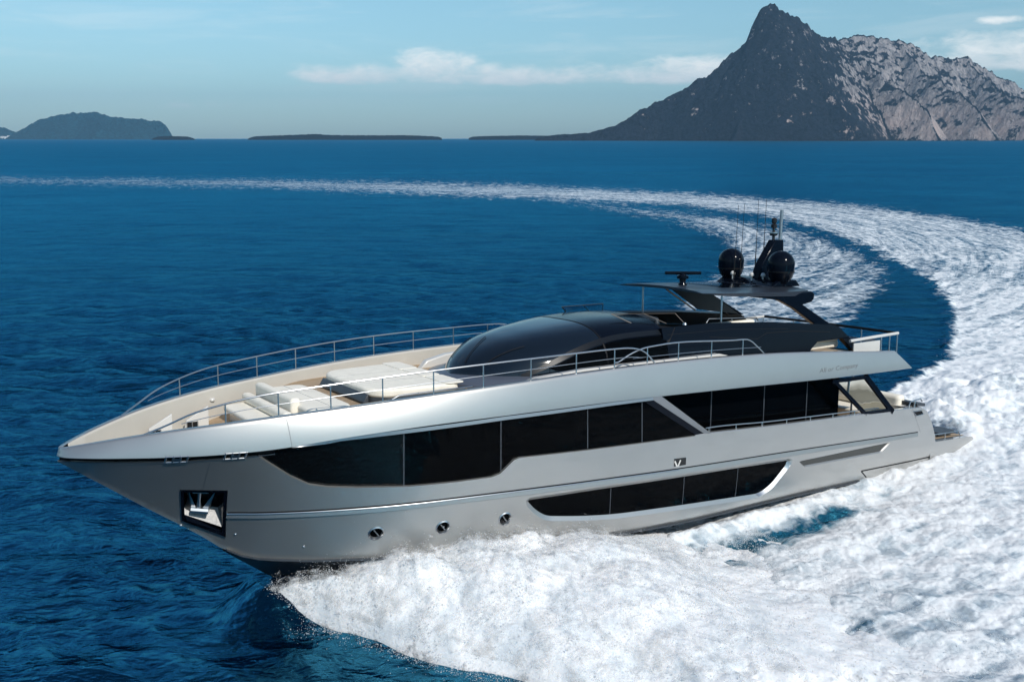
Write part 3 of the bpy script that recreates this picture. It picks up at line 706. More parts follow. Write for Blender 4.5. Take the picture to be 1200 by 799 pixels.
# --- openings in the hull
mw_top = [(-0.9, 3.30), (-0.76, 3.30), (1.37, 4.64), (2.81, 4.68), (6.51, 4.71), (9.35, 4.66), (10.81, 4.58), (11.78, 4.46), (12.72, 4.36)]
low = [(x, z - .04) for x, z in WIN_LOW]
mwin = panels('main_window', low + mw_top, Yh, 'glass_black', off=-.075, edge=.1)
bowp = panels('bow_pane', [(9.27, 4.63), (9.11, 3.07), (9.6, 3.10), (10.23, 3.17), (10.95, 3.25), (11.39, 3.36), (11.85, 3.64), (12.45, 4.11), (12.6, 4.28), (11.78, 4.42), (10.81, 4.54)], Yh, 'glass_bow', mwin, off=-.066, edge=.1)
for a, b in [((9.26, 4.64), (9.09, 3.10)), ((6.56, 4.69), (6.41, 3.10)), ((3.73, 4.66), (3.61, 3.42)), ((1.73, 4.62), (1.60, 3.34))]:
    mb = MB(); ribbon(mb, [a, b], Yh, .035, -.060); mb.pair('mullion', 'charcoal', mwin)
strip = densify([(11.95, 4.50), (10.82, 4.645), (9.35, 4.675), (6.52, 4.72), (2.82, 4.70), (1.36, 4.68)], .12, False); strip2 = [(x, z - .085 * min(1, (11.96 - x) / .8)) for x, z in strip]
mb = MB(); lip(mb, strip, Yh, .0, .03, strip2); lip(mb, strip2, Yh, .03, -.07); mb.pair('window_trim', 'steel_satin', mwin)
mb = MB(); sa = np.linspace(0, 1, 16); A = [(1.52 - 2.42 * t, 4.70 - 1.43 * t) for t in sa]; Bq = [(1.10 - 2.24 * t, 4.70 - 1.44 * t) for t in sa]
lip(mb, A, Yh, -.03, .035, Bq); lip(mb, Bq, Yh, .035, -.10); lip(mb, A, Yh, -.03, -.10); mb.pair('window_strut', 'steel_satin', mwin)
mb = MB(); A2 = [(a + .32, b - .02) for a, b in A]; lip(mb, A, Yh, -.035, -.05, A2); mb.pair('window_border', 'gloss_black', mwin)

hw = panels('hull_window', grow(LW_IN, .0), Yh, 'glass_black', off=-.085, edge=.1)
mb = MB(); lip(mb, LW_OUT + LW_OUT[:1], Yh, 0.0, -.085, LW_IN + LW_IN[:1]); mb.pair('window_scoop', 'paint_silver', hw)
mb = MB(); k = [p for p in LW_IN if p[0] < -3.7 and p[1] < 1.72]; k = sorted(k, key=lambda p: -p[0]); 
ko = [tuple(np.array(p) + np.array((-.095, -.06))) for p in k]; lip(mb, k, Yh, -.080, .006, ko); mb.pair('chrome_edge', 'chrome', hw)
for x0, x1 in (((2.62), (2.55)), ((-.30), (-.37)), ((-2.7), (-2.77))):
    mb = MB(); ribbon(mb, [(x0, float(np.interp(x0, [-5, 5.5], [1.74, 2.19]))), (x1, float(np.interp(x1, [-3.9, 2.43, 4.8], [.76, 1.23, 1.6])))], Yh, .025, -.078); mb.pair('mullion', 'charcoal', hw)
vt = panels('air_intake', VENT, Yh, 'grille', off=-.05)
mb = MB(); vi = densify(VENT, .1); vo = grow(vi, .035); lip(mb, vo + vo[:1], Yh, 0, -.05, vi + vi[:1]); mb.pair('intake_frame', 'paint_silver', vt)
for side in (1, -1):
    for c in PORTS:
        P = panel('porthole', circ(c, .145, 28), Yh, 'glass_black', off=-.05, edge=.04, sides=(side,))
        mb = MB(); ri, ro, rc = circ(c, .140), circ(c, .200), circ(c, .168)
        lip(mb, ro + ro[:1], Yh, .002, .022, rc + rc[:1]); lip(mb, rc + rc[:1], Yh, .022, -.05, ri + ri[:1])
        if side < 0: mb.v = [(x, -y, z) for x, y, z in mb.v]
        mb.build('rim', 'chrome', P)
        mb = MB(); q = on(Yh, [c[0] - .07, c[0] + .07], [c[1] - .09, c[1] + .09], -.03) * (1, side, 1); mb.tube([tuple(p) for p in q], .016, 6); mb.build('latch', 'steel_satin', P)
# anchor pocket: black frame, dark box, polished tray and a stowed anchor
for side in (1, -1):
    PO = densify(POCKET, .1); PI = grow(PO, -.075)
    mb = MB(); lip(mb, PO + PO[:1], Yh, .012, .004, PI + PI[:1]); lip(mb, PO + PO[:1], Yh, .012, -.03)
    back = [(x, y - .55, z) for x, y, z in on(Yh, [p[0] for p in PI], [p[1] for p in PI])]
    front = [tuple(p) for p in on(Yh, [p[0] for p in PI], [p[1] for p in PI], .004)]
    def flip(m):
        if side < 0: m.v = [(x, -y, z) for x, y, z in m.v]
        return m
    pk = flip(mb).build('anchor_pocket', 'gloss_black')
    mb = MB(); mb.loft([front + front[:1], back + back[:1]]); cb = np.array(back).mean(0); b0 = len(mb.v); mb.v += back; mb.f.append(tuple(range(b0, b0 + len(back))))
    flip(mb).build('pocket_wall', 'gloss_black', pk)
    mb = MB(); ribbon(mb, [(13.93, 2.36), (12.90, 1.78)], Yh, .035, .02); ribbon(mb, [(14.12, 3.39), (13.93, 2.38)], Yh, .02, .014); flip(mb).build('pocket_edge', 'chrome', pk)
    def W(x, z, dy): return (x, float(Yh(x, z)) - dy, z)
    tr = MB(); tr.add([W(14.0, 2.62, .02), W(13.03, 2.12, .02), W(13.06, 2.62, .42), W(13.98, 2.78, .42)], [(0, 1, 2, 3)])
    flip(tr).build('anchor_tray', 'tray_steel', pk)
    an = MB()
    an.tube([W(13.62, 3.28, .30), W(13.60, 2.95, .22), W(13.58, 2.68, .14)], [.05, .045, .07], 8)
    an.add([W(13.86, 3.26, .26), W(13.74, 2.70, .10), W(13.62, 2.66, .10), W(13.84, 2.62, .22)], [(0, 1, 2), (0, 2, 3), (0, 3, 1), (1, 3, 2)])
    an.add([W(13.28, 3.22, .26), W(13.40, 2.66, .10), W(13.54, 2.66, .10), W(13.32, 2.60, .22)], [(0, 1, 2), (0, 2, 3), (0, 3, 1), (1, 3, 2)])
    an.tube([W(13.76, 2.70, .08), W(13.38, 2.64, .08)], .085, 8); an.tube([W(13.78, 3.25, .2), W(13.45, 3.23, .2)], .05, 8)
    flip(an).build('anchor', 'chrome', pk, 30)

# --- upper bulwark band, from the nose to the tail of the upper deck
nx = 150; t = np.linspace(0, 1, nx); xn = XN - (XN + 11.49) * (t ** 1.45)
rows = []
for tt, x in zip(t, xn):
    row = []
    for q in np.linspace(0, 1, 11):
        xx = x - .04 * q * (1 - tt) + .85 * q * max(0, (tt - .85) / .15); xx = min(xx, XN - .04 * q)
        zz = float(zG(xx)) + q * float(zT(xx) - zG(xx))
        yy = float(Yb(xx, zz)) - .03 * (1 - q) * (1 - min(1, float(yG(xx)) * 2)); row.append((xx, max(yy, 0) if tt > 0 else 0, zz))
    x1, y1, z1 = row[-1]; w = min(.19, y1)
    row += [(x1, max(y1 - .02, 0), z1 + .018), (x1, max(y1 - w + .02, 0), z1 + .018), (x1, y1 - w, z1)]
    x0, y0, z0 = row[0]; row = [(x0, max(y0 - .35, 0), z0 + .01), (x0, max(y0 - .02, 0), z0 - .012)] + row
    rows.append(row)
mb = MB(); mb.loft(rows); mb.f.append(tuple(len(mb.v) - len(rows[0]) + j for j in range(len(rows[0]))))
band = mb.sym().build('upper_bulwark', 'paint_silver', ang=50)
gr = [(float(x), float(zG(x))) for x in np.linspace(XN - .02, 12.3, 40)]
mb = MB(); lip(mb, [(a, b + .02) for a, b in gr], Yh, -.05, -.05, [(a, b - .15) for a, b in gr]); mb.pair('bow_groove', 'matte_black', hull)
mb = MB(); ribbon(mb, [(a, b - .135) for a, b in gr], Yh, .03, .012); mb.pair('bow_trim', 'steel_satin', hull)
for cx in (14.36, 13.16):
    for side in (1, -1):
        mb = MB()
        for dx in (-.22, -.07, .07, .22):
            q = on(Yh, [cx + dx] * 2, [float(zG(cx)) - .155, float(zG(cx)) + .03], .012); mb.tube([tuple(p) for p in q], .022, 8)
        for dz in (-.145, .02):
            q = on(Yh, np.linspace(cx - .24, cx + .24, 5), [float(zG(cx)) + dz] * 5, .012); mb.tube([tuple(p) for p in q], .016, 8)
        q0 = on(Yh, [cx - .10, cx + .10], [float(zG(cx)) - .10] * 2, .03); q1 = on(Yh, [cx - .10, cx + .10], [float(zG(cx)) - .02] * 2, .03)
        mb.add([*q0, *q1], [(0, 1, 3, 2)])
        if side < 0: mb.v = [(x, -y, z) for x, y, z in mb.v]
        mb.build('fairlead', 'chrome', band)
mb = MB(); ribbon(mb, [(12.02, 5.19), (11.96, 4.50)], Yb, .012, .004); mb.pair('bulwark_seam', 'marks_grey', band)

# --- decks
zD = spl([-11.5, -8, -3, 3, 6, 8, 9.6, 10.6, 11.4, 12.2, 13, 16.5], [4.72, 4.86, 5.02, 5.08, 5.06, 5.05, 5.03, 4.86, 4.62, 4.38, 4.28, 4.26])
Yi = lambda x: np.maximum(yT(x) - .21, .0)
def deck(name, x0, x1, mat, n=40, lift=0.0):
    mb = MB(); mb.loft([[(x, float(Yi(x)) * k, float(zD(x)) + lift) for k in np.linspace(-1, 1, 9)] for x in np.linspace(x0, x1, n)]); return mb.build(name, mat)
fd = deck('foredeck', -10.7, 13.1, 'teak', 90); deck('bow_deck', 13.1, 16.3, 'cream_lining')
mb = MB(); mb.loft([[(x, float(Yi(x)) + .02, float(zT(x))), (x, float(Yi(x)) - .02, float(zT(x)) - .05), (x, float(Yi(x)) - .03, float(zD(x)) - .05)] for x in 16.35 - 27.0 * np.linspace(0, 1, 110) ** 1.4]).pair('bulwark_lining', 'cream_lining')
# plates over the mooring gear inside the bow
for cx in (14.05, 13.0):
    for side in (1, -1):
        y = (float(Yi(cx)) - .05); mb = MB(); z0 = float(zD(cx)); 
        mb.prism([(cx - .30, z0), (cx + .34, z0), (cx + .28, z0 + .26), (cx - .30, z0 + .58)], side * (y - .36), side * (y - .44)); g = mb.build('mooring_box', 'gelcoat', bevel=.015)
        mb = MB(); mb.prism([(cx + .00, z0 + .05), (cx + .28, z0 + .05), (cx + .28, z0 + .20), (cx + .00, z0 + .20)], side * (y - .435), side * (y - .450)); mb.build('mooring_hole', 'matte_black', g)
        for xx in (cx - .0, cx + .14, cx + .28): mb = MB(); mb.tube([(xx, side * (y - .455), z0 + .04), (xx, side * (y - .455), z0 + .21)], .014, 6); mb.build('frame_bar', 'chrome', g)
mb = MB(); p = (12.4, -float(Yi(12.4)) + .02, float(zT(12.4)) - .30); mb.lathe([(.001, -.05), (.07, -.04), (.085, 0), (.07, .04), (.001, .05)], p, 16); mb.build('deck_light', 'gelcoat')

# --- lounging on the foredeck
def soft(name, poly, z0, z1, mat, parent=None, bev=.07):
    mb = MB(); mb.plate(poly, z0, z1); return mb.build(name, mat, parent, bevel=bev, seg=3)
pad_outline = rounded([(9.42, -1.35), (9.42, 1.35), (9.05, 1.80), (6.95, 1.95), (6.72, 1.3), (6.72, -1.3), (6.95, -1.95), (9.05, -1.80)], .3)
sp = soft('sunpad', pad_outline, 5.20, 5.43, 'cushion')
soft('sunpad_base', grow(pad_outline, -.03), 5.02, 5.20, 'charcoal', sp, .02)
mb = MB(); mb.prism([(9.40, 5.06), (9.40, 5.30), (9.45, 5.28), (9.56, 5.10), (9.55, 5.05)], -1.45, 1.45); mb.build('pad_front_shade', 'charcoal', sp, bevel=.03)  # dark wedge added for the shade on the sunpad's front face
for y0, y1 in ((-1.95, -.68), (-.64, .64), (.68, 1.95)): soft('headrest', rounded([(6.78, y0), (6.78, y1), (7.35, y1), (7.35, y0)], .12), 5.42, 5.455, 'cushion', sp, .03)
mb = MB()
for yy in (-.66, .66): mb = MB(); mb.box(6.9, 9.38, yy - .006, yy + .006, 5.428, 5.434); mb.build('pad_seam', 'cushion_grey', sp)
mb = MB(); mb.box(6.9, 9.0, 2.12, 2.17, 5.12, 5.30); mb.tube([(6.7, 2.2, 5.34), (8.9, 2.2, 5.34), (9.1, 2.2, 5.26), (9.15, 2.2, 5.05)], .02, 8); mb.build('pad_rail', 'chrome', sp)
so = soft('sofa', rounded([(11.15, -1.75), (11.15, 1.75), (9.95, 1.75), (9.95, -1.75)], .35), 4.70, 5.13, 'cushion')
soft('sofa_plinth', rounded([(11.2, -1.7), (11.2, 1.7), (9.9, 1.7), (9.9, -1.7)], .3), 4.3, 4.72, 'gelcoat', so, .02)
soft('backrest', rounded([(11.32, -1.75), (11.32, .95), (11.06, .95), (11.06, -1.75)], .1), 4.85, 5.30, 'cushion', so, .08)
mb = MB()
for yy in (-.6, .65): mb.box(9.98, 11.05, yy - .008, yy + .008, 5.127, 5.134)
mb.box(10.5, 10.516, -1.7, 1.7, 5.126, 5.133); mb.build('pad_seam', 'cushion_grey', so)
be = soft('bow_bench', rounded([(12.25, -1.72), (12.25, 1.3), (11.45, 1.4), (11.45, -1.85)], .18), 4.62, 4.78, 'cushion', None, .06)
soft('bench_plinth', rounded([(12.12, -1.6), (12.12, 1.2), (11.35, 1.3), (11.35, -1.8)], .15), 4.25, 4.62, 'gelcoat', be, .02)
soft('bench_back', rounded([(11.66, -1.88), (11.66, 1.3), (11.40, 1.3), (11.40, -1.88)], .1), 4.78, 5.03, 'cushion', be, .09)
mb = MB(); mb.tube([(11.9, 1.45, 4.35), (11.8, 1.45, 4.85), (11.2, 1.6, 5.06), (10.6, 1.9, 5.14)], .02, 8); mb.build('grab_rail', 'steel_satin', be)
soft('side_table', rounded([(13.0, .15), (13.0, .85), (12.5, .85), (12.5, .15)], .12), 4.6, 4.64, 'teak', None, .01)
tb = bpy.data.objects['side_table']; mb = MB(); mb.tube([(12.75, .5, 4.25), (12.75, .5, 4.6)], .04, 10); mb.build('table_leg', 'chrome', tb)

# --- rails
RX = [14.95, 14.37, 13.29, 12.15, 10.95, 9.69, 8.37, 6.98, 5.53, 4.01, 2.65]
rh = spl([1.1, 1.45, 1.9, 2.7, 4.0, 8.0, 12.15, 13.29, 14.0, 14.5, 14.95], [.0, .33, .50, .55, .56, .60, .56, .46, .32, .14, .0])
def rail_pt(x, f): return (x, float(yT(x)) - .09, float(zT(x)) + .018 + f * float(rh(x)))
for side in (1, -1):
    M = lambda m: m if side > 0 else setattr(m, 'v', [(x, -y, z) for x, y, z in m.v]) or m
    mb = MB(); mb.tube([rail_pt(x, 1) for x in np.linspace(14.95, 1.1, 80)], .022, 8); br = M(mb).build('bow_rail', 'chrome')
    mb = MB(); mb.tube([rail_pt(x, .5) for x in np.linspace(14.2, 1.6, 60)], .010, 6); M(mb).build('mid_rail', 'chrome', br)
    for x in RX[2:]:
        mb = MB(); mb.tube([rail_pt(x, 0), rail_pt(x, 1)], .018, 8); M(mb).build('stanchion', 'chrome', br)
    pts = [(2.45, 5.76), (2.1, 5.92), (1.64, 6.06), (.9, 6.13), (.29, 6.15), (-2.28, 6.03), (-2.86, 6.01), (-3.05, 5.95), (-3.4, 5.72), (-3.80, 5.42)]
    f = spl([a for a, b in pts], [b for a, b in pts])
    mb = MB(); mb.tube([(x, 3.25, float(f(x))) for x in np.linspace(2.6, -3.8, 50)], .022, 8); sr = M(mb).build('side_rail', 'chrome')
    mb = MB(); mb.tube([(x, 3.25, float(zT(x)) + .22) for x in np.linspace(1.9, -3.55, 30)], .010, 6); M(mb).build('mid_rail', 'chrome', sr)
    for x in (1.35, .1, -1.3, -2.7): mb = MB(); mb.tube([(x, 3.25, float(zT(x))), (x, 3.25, float(f(x)))], .018, 8); M(mb).build('stanchion', 'chrome', sr)
    mb = MB(); zt = spl([a for a, b in BW], [b for a, b in BW]); xs_ = np.linspace(-1.05, -9.9, 40)
    mb.tube([(x, float(Yh(x, 3)) - .09, float(zt(x)) + .15) for x in xs_], .022, 8); dr = M(mb).build('deck_rail', 'chrome')
    for x in np.linspace(-1.2, -9.7, 8): mb = MB(); mb.tube([(x, float(Yh(x, 3)) - .09, float(zt(x))), (x, float(Yh(x, 3)) - .09, float(zt(x)) + .15)], .018, 6); M(mb).build('stanchion', 'chrome', dr)

# --- wheelhouse: one wrapped dark glass dome running aft into the flybridge
ZB = 5.02
w_ = lambda x: 2.44 * (1 - np.clip((np.asarray(x, float) - 1.3) / 4.8, 0, 1) ** 2.2) ** .5
zc_ = spl([-9, -.5, .5, 2, 3, 4, 4.8, 5.3, 5.7, 5.95, 6.1], [6.7, 6.72, 6.74, 6.67, 6.56, 6.40, 6.20, 5.98, 5.73, 5.49, 5.28])
n_ = spl([-9, 1, 3, 5, 6.1], [3.3, 3.3, 3.0, 2.6, 2.3])
def dome(x, th):
    c, s = math.cos(th), math.sin(th); e = 2 / float(n_(x))
    return (x, float(w_(x)) * math.copysign(abs(c) ** e, c), ZB + (float(zc_(x)) - ZB) * abs(s) ** e)
Sd = lambda x, z: w_(x) * np.maximum(1 - np.clip((np.asarray(z, float) - ZB) / (zc_(x) - ZB), 0, 1) ** n_(x), 1e-6) ** (1 / n_(x))
def dome_mesh(x0, x1, n, name, mat, parent=None):
    mb = MB(); th = np.linspace(0, math.pi, 57); xs = x0 + (x1 - x0) * np.linspace(0, 1, n)
    if x0 > 5: xs = x0 + (x1 - x0) * np.linspace(0, 1, n) ** 1.6
    mb.loft([[dome(x, a) for a in th] for x in xs]); return mb.build(name, mat, parent, ang=60)
ws = dome_mesh(6.099, 2.1, 46, 'windshield', 'glass_roof')
rf = dome_mesh(2.09, -.35, 14, 'roof_panel', 'gloss_black')
mb = MB(); th = np.linspace(0.02, math.pi - .02, 60)
mb.loft([[tuple(np.array(dome(2.15, a)) * (1, 1.003, 1) + np.array((0, 0, .006))), tuple(np.array(dome(2.10, a)) * (1, 1.004, 1) + np.array((0, 0, .008)))] for a in th]); mb.build('roof_joint', 'matte_black', rf)
ARCH = [(4.75, 5.34), (4.3, 5.52), (3.8, 5.72), (3.2, 5.94), (2.4, 6.15), (1.55, 6.27), (0.3, 6.30), (-.35, 6.29)]
af = spl([a for a, b in ARCH], [b for a, b in ARCH]); AR = [(x, float(af(x))) for x in np.linspace(4.75, -.35, 40)]
mb = MB(); ribbon(mb, AR, Sd, .13, .016, .022); lip(mb, [(a, b - .065) for a, b in AR], Sd, .022, -.01); lip(mb, [(a, b + .065) for a, b in AR], Sd, .016, -.01); mb.pair('arch_moulding', 'arch_grey', rf)
SW = [(x, float(af(x)) - .09) for x in np.linspace(4.0, -.3, 24)] + [(-.3, 5.48), (3.8, 5.47)]
panels('side_window', SW, Sd, 'glass_black', off=.010, edge=.1)
# grey plinth wrapped round the front of the dome
mb = MB(); rows = []
for a in np.linspace(-1.36, 1.36, 60):
    c, s = math.cos(a), math.sin(a); k = lambda A, B, e1, e2: (1.3 + A * abs(c) ** e1, B * math.copysign(abs(s) ** e2, s))
    o_ = k(5.10, 2.66, .50, .86); i_ = k(4.66, 2.40, .95, .90)
    rows.append([(*o_, 5.02), (*o_, 5.13), (o_[0] - .03 * c, o_[1] - .03 * s, 5.17), (i_[0], i_[1], 5.36), (i_[0] - .12 * c, i_[1] - .12 * s, 5.36)])
mb.loft(rows); mb.build('windshield_plinth', 'plinth_grey', ws, ang=40)
for x0, y0, x1, y1 in ((5.8, .35, 4.7, -.25), (5.55, .95, 4.4, 1.35), (5.7, -.6, 4.6, -1.2)):
    mb = MB(); tt = np.linspace(0, 1, 10); P = []
    for q in tt:
        x, y = x0 + (x1 - x0) * q, y0 + (y1 - y0) * q; z = ZB + (float(zc_(x)) - ZB) * max(1 - (abs(y) / float(w_(x))) ** float(n_(x)), 0) ** (1 / float(n_(x))); P.append((x, y, z + .03))
    mb.tube(P, .011, 6); mb.build('wiper', 'matte_black', ws)
mb = MB(); mb.prism([(5.75, 5.05), (5.5, 5.30), (4.8, 5.45), (3.2, 5.54), (-2.3, 5.52), (-3.3, 5.30), (-3.6, 5.02)], 2.40, 2.66); mb.pair('side_coaming', 'gelcoat', bevel=.04)

# --- flybridge
Sc = lambda x, z: 2.47 - .17 * np.maximum(np.asarray(z, float) - 5.02, 0) ** 1.5 + 0 * np.asarray(x, float)
CO = [(-.2, 5.05), (-.2, 6.44), (-1.9, 6.45), (-3.06, 6.42), (-5.13, 6.31), (-7.38, 6.10), (-8.5, 5.99), (-8.75, 5.90), (-9.0, 5.70), (-10.05, 4.86), (-9.62, 4.86), (-8.85, 5.50), (-7.45, 5.47), (-7.1, 5.25), (-6.8, 5.0)]
cm = panels('flybridge_coaming', CO, Sc, 'gloss_black'); panels('coaming_lining', CO, Sc, 'matte_black', cm, off=-.20)
mb = MB(); cd = densify(CO, .15); lip(mb, cd + cd[:1], Sc, 0, -.20); mb.pair('coaming_edge', 'gloss_black', cm)
mb = MB(); ribbon(mb, [(-2.2, 6.02), (-3.6, 5.88), (-4.4, 5.80), (-4.9, 5.96), (-6.4, 5.92), (-8.2, 5.76)], Sc, .022, .005); ribbon(mb, [(-.4, 6.22), (-3.2, 6.20), (-6.0, 6.02)], Sc, .014, .005); mb.pair('coaming_crease', 'matte_black', cm)
mb = MB(); mb.loft([[dome(-.34, a) for a in np.linspace(.35, math.pi - .35, 30)], [(-.75, dome(-.34, a)[1] * .94, 6.42) for a in np.linspace(.35, math.pi - .35, 30)], [(-.80, dome(-.34, a)[1] * .94, 5.2) for a in np.linspace(.35, math.pi - .35, 30)]]); mb.build('dashboard', 'matte_black')
mb = MB(); mb.box(-1.2, -1.9, -.3, .9, 5.1, 6.1); mb.box(-1.15, -1.3, -.3, .9, 6.1, 6.55); hs = mb.build('helm_seat', 'charcoal', bevel=.06)
mb = MB(); mb.box(-3.4, -5.2, .9, 2.0, 5.1, 6.02); bar = mb.build('bar_unit', 'matte_black', bevel=.04); mb = MB(); mb.box(-3.38, -5.22, .86, 2.04, 6.022, 6.06); mb.build('bar_top', 'brown_trim', bar)
mb = MB(); mb.tube([(-2.6, 1.75, 6.40), (-2.7, 1.75, 6.52), (-5.0, 1.75, 6.42), (-5.1, 1.75, 6.30)], .018, 8); mb.tube([(-3.8, 1.75, 6.36), (-3.8, 1.75, 6.47)], .016, 6); mb.build('grab_rail', 'steel_satin', bar)
sf = soft('flybridge_sofa', rounded([(-6.3, 1.1), (-6.3, 2.05), (-9.2, 2.05), (-9.2, 1.1)], .15), 5.1, 5.36, 'cushion', None, .07); soft('backrest', rounded([(-6.3, 1.85), (-6.3, 2.1), (-9.1, 2.1), (-9.1, 1.85)], .1), 5.36, 5.52, 'cushion', sf, .06)
sf2 = soft('flybridge_sofa', rounded([(-6.3, -1.1), (-6.3, -2.05), (-9.2, -2.05), (-9.2, -1.1)], .15), 5.1, 5.36, 'cushion', None, .07); soft('backrest', rounded([(-6.3, -1.85), (-6.3, -2.1), (-9.1, -2.1), (-9.1, -1.85)], .1), 5.36, 5.72, 'cushion', sf2, .06)
# wedge shaped glass wind deflectors in chrome frames
for side in (1, -1):
    q = [(1.05, 1.25, 6.86), (-1.15, 1.78, 6.80), (-1.35, 2.02, 6.48), (.55, 1.62, 6.58)]; q = [(x, y * side, z) for x, y, z in q]
    mb = MB(); mb.add(q, [(0, 1, 2, 3)]); dg = mb.build('wind_deflector', 'clear_glass'); sd = dg.modifiers.new('thickness', 'SOLIDIFY'); sd.thickness = .014
    mb = MB(); mb.tube(q[:2], .012, 6); mb.tube([q[0], q[3]], .018, 6); mb.tube([q[1], q[2]], .012, 6); mb.tube([tuple(.5 * (np.array(q[0]) + q[1])), tuple(.35 * np.array(q[3]) + .65 * np.array(q[2]))], .014, 6); mb.build('deflector_frame', 'brown_trim', dg)
    mb = MB(); mb.lathe([(.001, .05), (.05, .03), (.07, -.03), (.001, -.04)], q[2], 10); mb.build('deflector_foot', 'chrome', dg)
# hardtop on raked legs
mb = MB(); rows = []
for x in np.linspace(-2.1, -7.35, 26):
    f = (x + 2.1) / -5.25; hw_ = float(spl([0, .05, .15, .5, .8, .95, 1], [2.02, 2.12, 2.2, 2.28, 2.24, 2.12, 2.0])(f)); zt_ = 7.42 - .14 * f; th_ = float(spl([0, .12, .5, 1], [.03, .09, .16, .20])(f))
    top = [(x, hw_ * k, zt_ + .10 * (1 - abs(k) ** 2.2) - (.0 if abs(k) < 1 else .02)) for k in np.linspace(-1, 1, 15)]; bot = [(x, hw_ * k * .985, zt_ - th_ + .04 * (1 - k * k)) for k in np.linspace(1, -1, 15)]
    rows.append(top + bot)
mb.loft(rows, True, True); ht = mb.build('hardtop', 'roof_grey', ang=40)
mb = MB(); mb.loft([[(x, k * 1.2, 7.42 - .14 * ((x + 2.1) / -5.25) + .10 * (1 - abs(k * 1.2 / 2.25) ** 2.2) + .012) for k in np.linspace(-1, 1, 9)] for x in np.linspace(-3.9, -5.9, 8)]); mb.build('sunroof', 'gloss_black', ht)
LEG = [(-4.3, 7.18), (-7.30, 7.24), (-7.46, 7.16), (-7.44, 6.96), (-7.30, 6.86), (-6.86, 6.80), (-8.62, 5.93), (-7.72, 5.97), (-6.4, 6.70), (-5.6, 7.02), (-5.0, 7.10)]
for side in (1, -1):
    mb = MB(); mb.prism(LEG, side * 1.98, side * 2.20); lg = mb.build('hardtop_leg', 'gloss_black', bevel=.03)
    if side > 0: mb = MB(); mb.tube([(-3.12, 1.9, 6.30), (-3.12, 1.9, 7.34)], .032, 10); mb.build('hardtop_post', 'chrome', ht); continue
    mb = MB(); mb.tube([(-4.32, side * 1.97, 7.15), (-5.85, side * 1.97, 6.28)], .035, 8); mb.build('leg_strut', 'chrome', lg)
    mb = MB(); mb.prism([(-4.55, 7.14), (-5.98, 6.30), (-8.2, 6.0), (-6.3, 7.05)], side * 1.90, side * 1.97); mb.build('leg_panel', 'brown_trim', lg)
    mb = MB(); mb.tube([(-3.12, side * 1.9, 6.30), (-3.12, side * 1.9, 7.34)], .032, 10); mb.build('hardtop_post', 'chrome', ht)
# electronics
mb = MB(); mb.lathe([(.16, 0), (.16, .05), (.11, .10), (.11, .22), (.20, .25), (.20, .34), (.10, .38), (.06, .43)], (-3.2, 0, 7.46), 20); ra = mb.build('radar', 'gloss_black', ang=50)
mb = MB(); ca, sa_ = math.cos(-.60), math.sin(-.60); d = np.array((ca, sa_, 0)); nn = np.array((-sa_, ca, 0)); c0 = np.array((-3.2, 0, 7.90))
mb.loft([[tuple(c0 + d * L * .62 + nn * .06 * math.cos(a) + np.array((0, 0, .055 * math.sin(a)))) for a in np.linspace(0, 6.28318, 13)[:-1]] for L in np.linspace(-1, 1, 9)], True, True); mb.build('scanner_bar', 'gloss_black', ra)
prof = [(.30, -.86), (.30, -.82), (.20, -.80), (.20, -.72), (.27, -.64), (.40, -.48), (.465, -.28), (.472, -.26), (.475, 0)] + [(.475 * math.cos(a), .475 * math.sin(a)) for a in np.linspace(.1, 1.55, 14)]
for s in (1, -1):
    mb = MB(); mb.lathe(prof, (-6.85, s * 1.17, 8.15), 36); sdm = mb.build('satellite_dome', 'gloss_black', ang=50)
    mb = MB(); mb.lathe([(.47, -.285), (.478, -.275), (.478, -.255), (.47, -.245)], (-6.85, s * 1.17, 8.15), 36); mb.build('dome_seam', 'matte_black', sdm)
mb = MB(); mb.prism([(-6.2, 7.36), (-6.6, 7.58), (-7.5, 7.58), (-7.75, 7.34)], -1.35, 1.35); pl = mb.build('mast_plinth', 'gloss_black', bevel=.04)
mb = MB(); mb.prism([(-6.85, 7.5), (-6.92, 7.86), (-7.02, 8.08), (-7.70, 8.96), (-8.14, 8.96), (-8.22, 8.0), (-8.28, 7.5)], -.17, .17); mast = mb.build('mast', 'gloss_black', bevel=.03)
mb = MB(); mb.lathe([(.05, 0), (.05, .14), (.13, .16), (.15, .24), (.13, .30), (.05, .32), (.05, .42), (.10, .44), (.11, .56), (.06, .60), (.09, .63), (.10, .76), (.07, .80), (.01, .82)], (-7.78, 0, 8.95), 16); mb.build('navigation_light', 'lamp_dark', mast)
mb = MB(); mb.lathe([(.16, .24), (.20, .25), (.20, .285), (.16, .295)], (-7.78, 0, 8.95), 16); mb.build('light_collar', 'chrome', mast)
mb = MB(); mb.tube([(-8.08, .05, 8.9), (-8.12, .05, 10.05)], .062, 10); mb.build('panel_antenna', 'steel_satin', mast)
for x, y, z0, z1, dx in ((-6.35, -.55, 7.55, 10.22, -.10), (-6.5, -.40, 7.55, 10.26, -.10), (-7.25, -.35, 7.9, 10.42, -.04), (-7.62, -.30, 8.2, 10.45, -.04)):
    mb = MB(); mb.tube([(x, y, z0), (x, y, z0 + .35), (x + dx * .3, y, z0 + .9), (x + dx, y, z1)], [.026, .022, .011, .007], 6); mb.build('whip_antenna', 'matte_black', mast)
for x, y in ((-6.5, -.75), (-6.45, .2), (-6.65, .55)):
    mb = MB(); mb.lathe([(.03, 0), (.03, .14), (.08, .16), (.09, .22), (.05, .28), (.005, .30)], (x, y, 7.52), 12); mb.build('gps_antenna', 'gelcoat', mast)
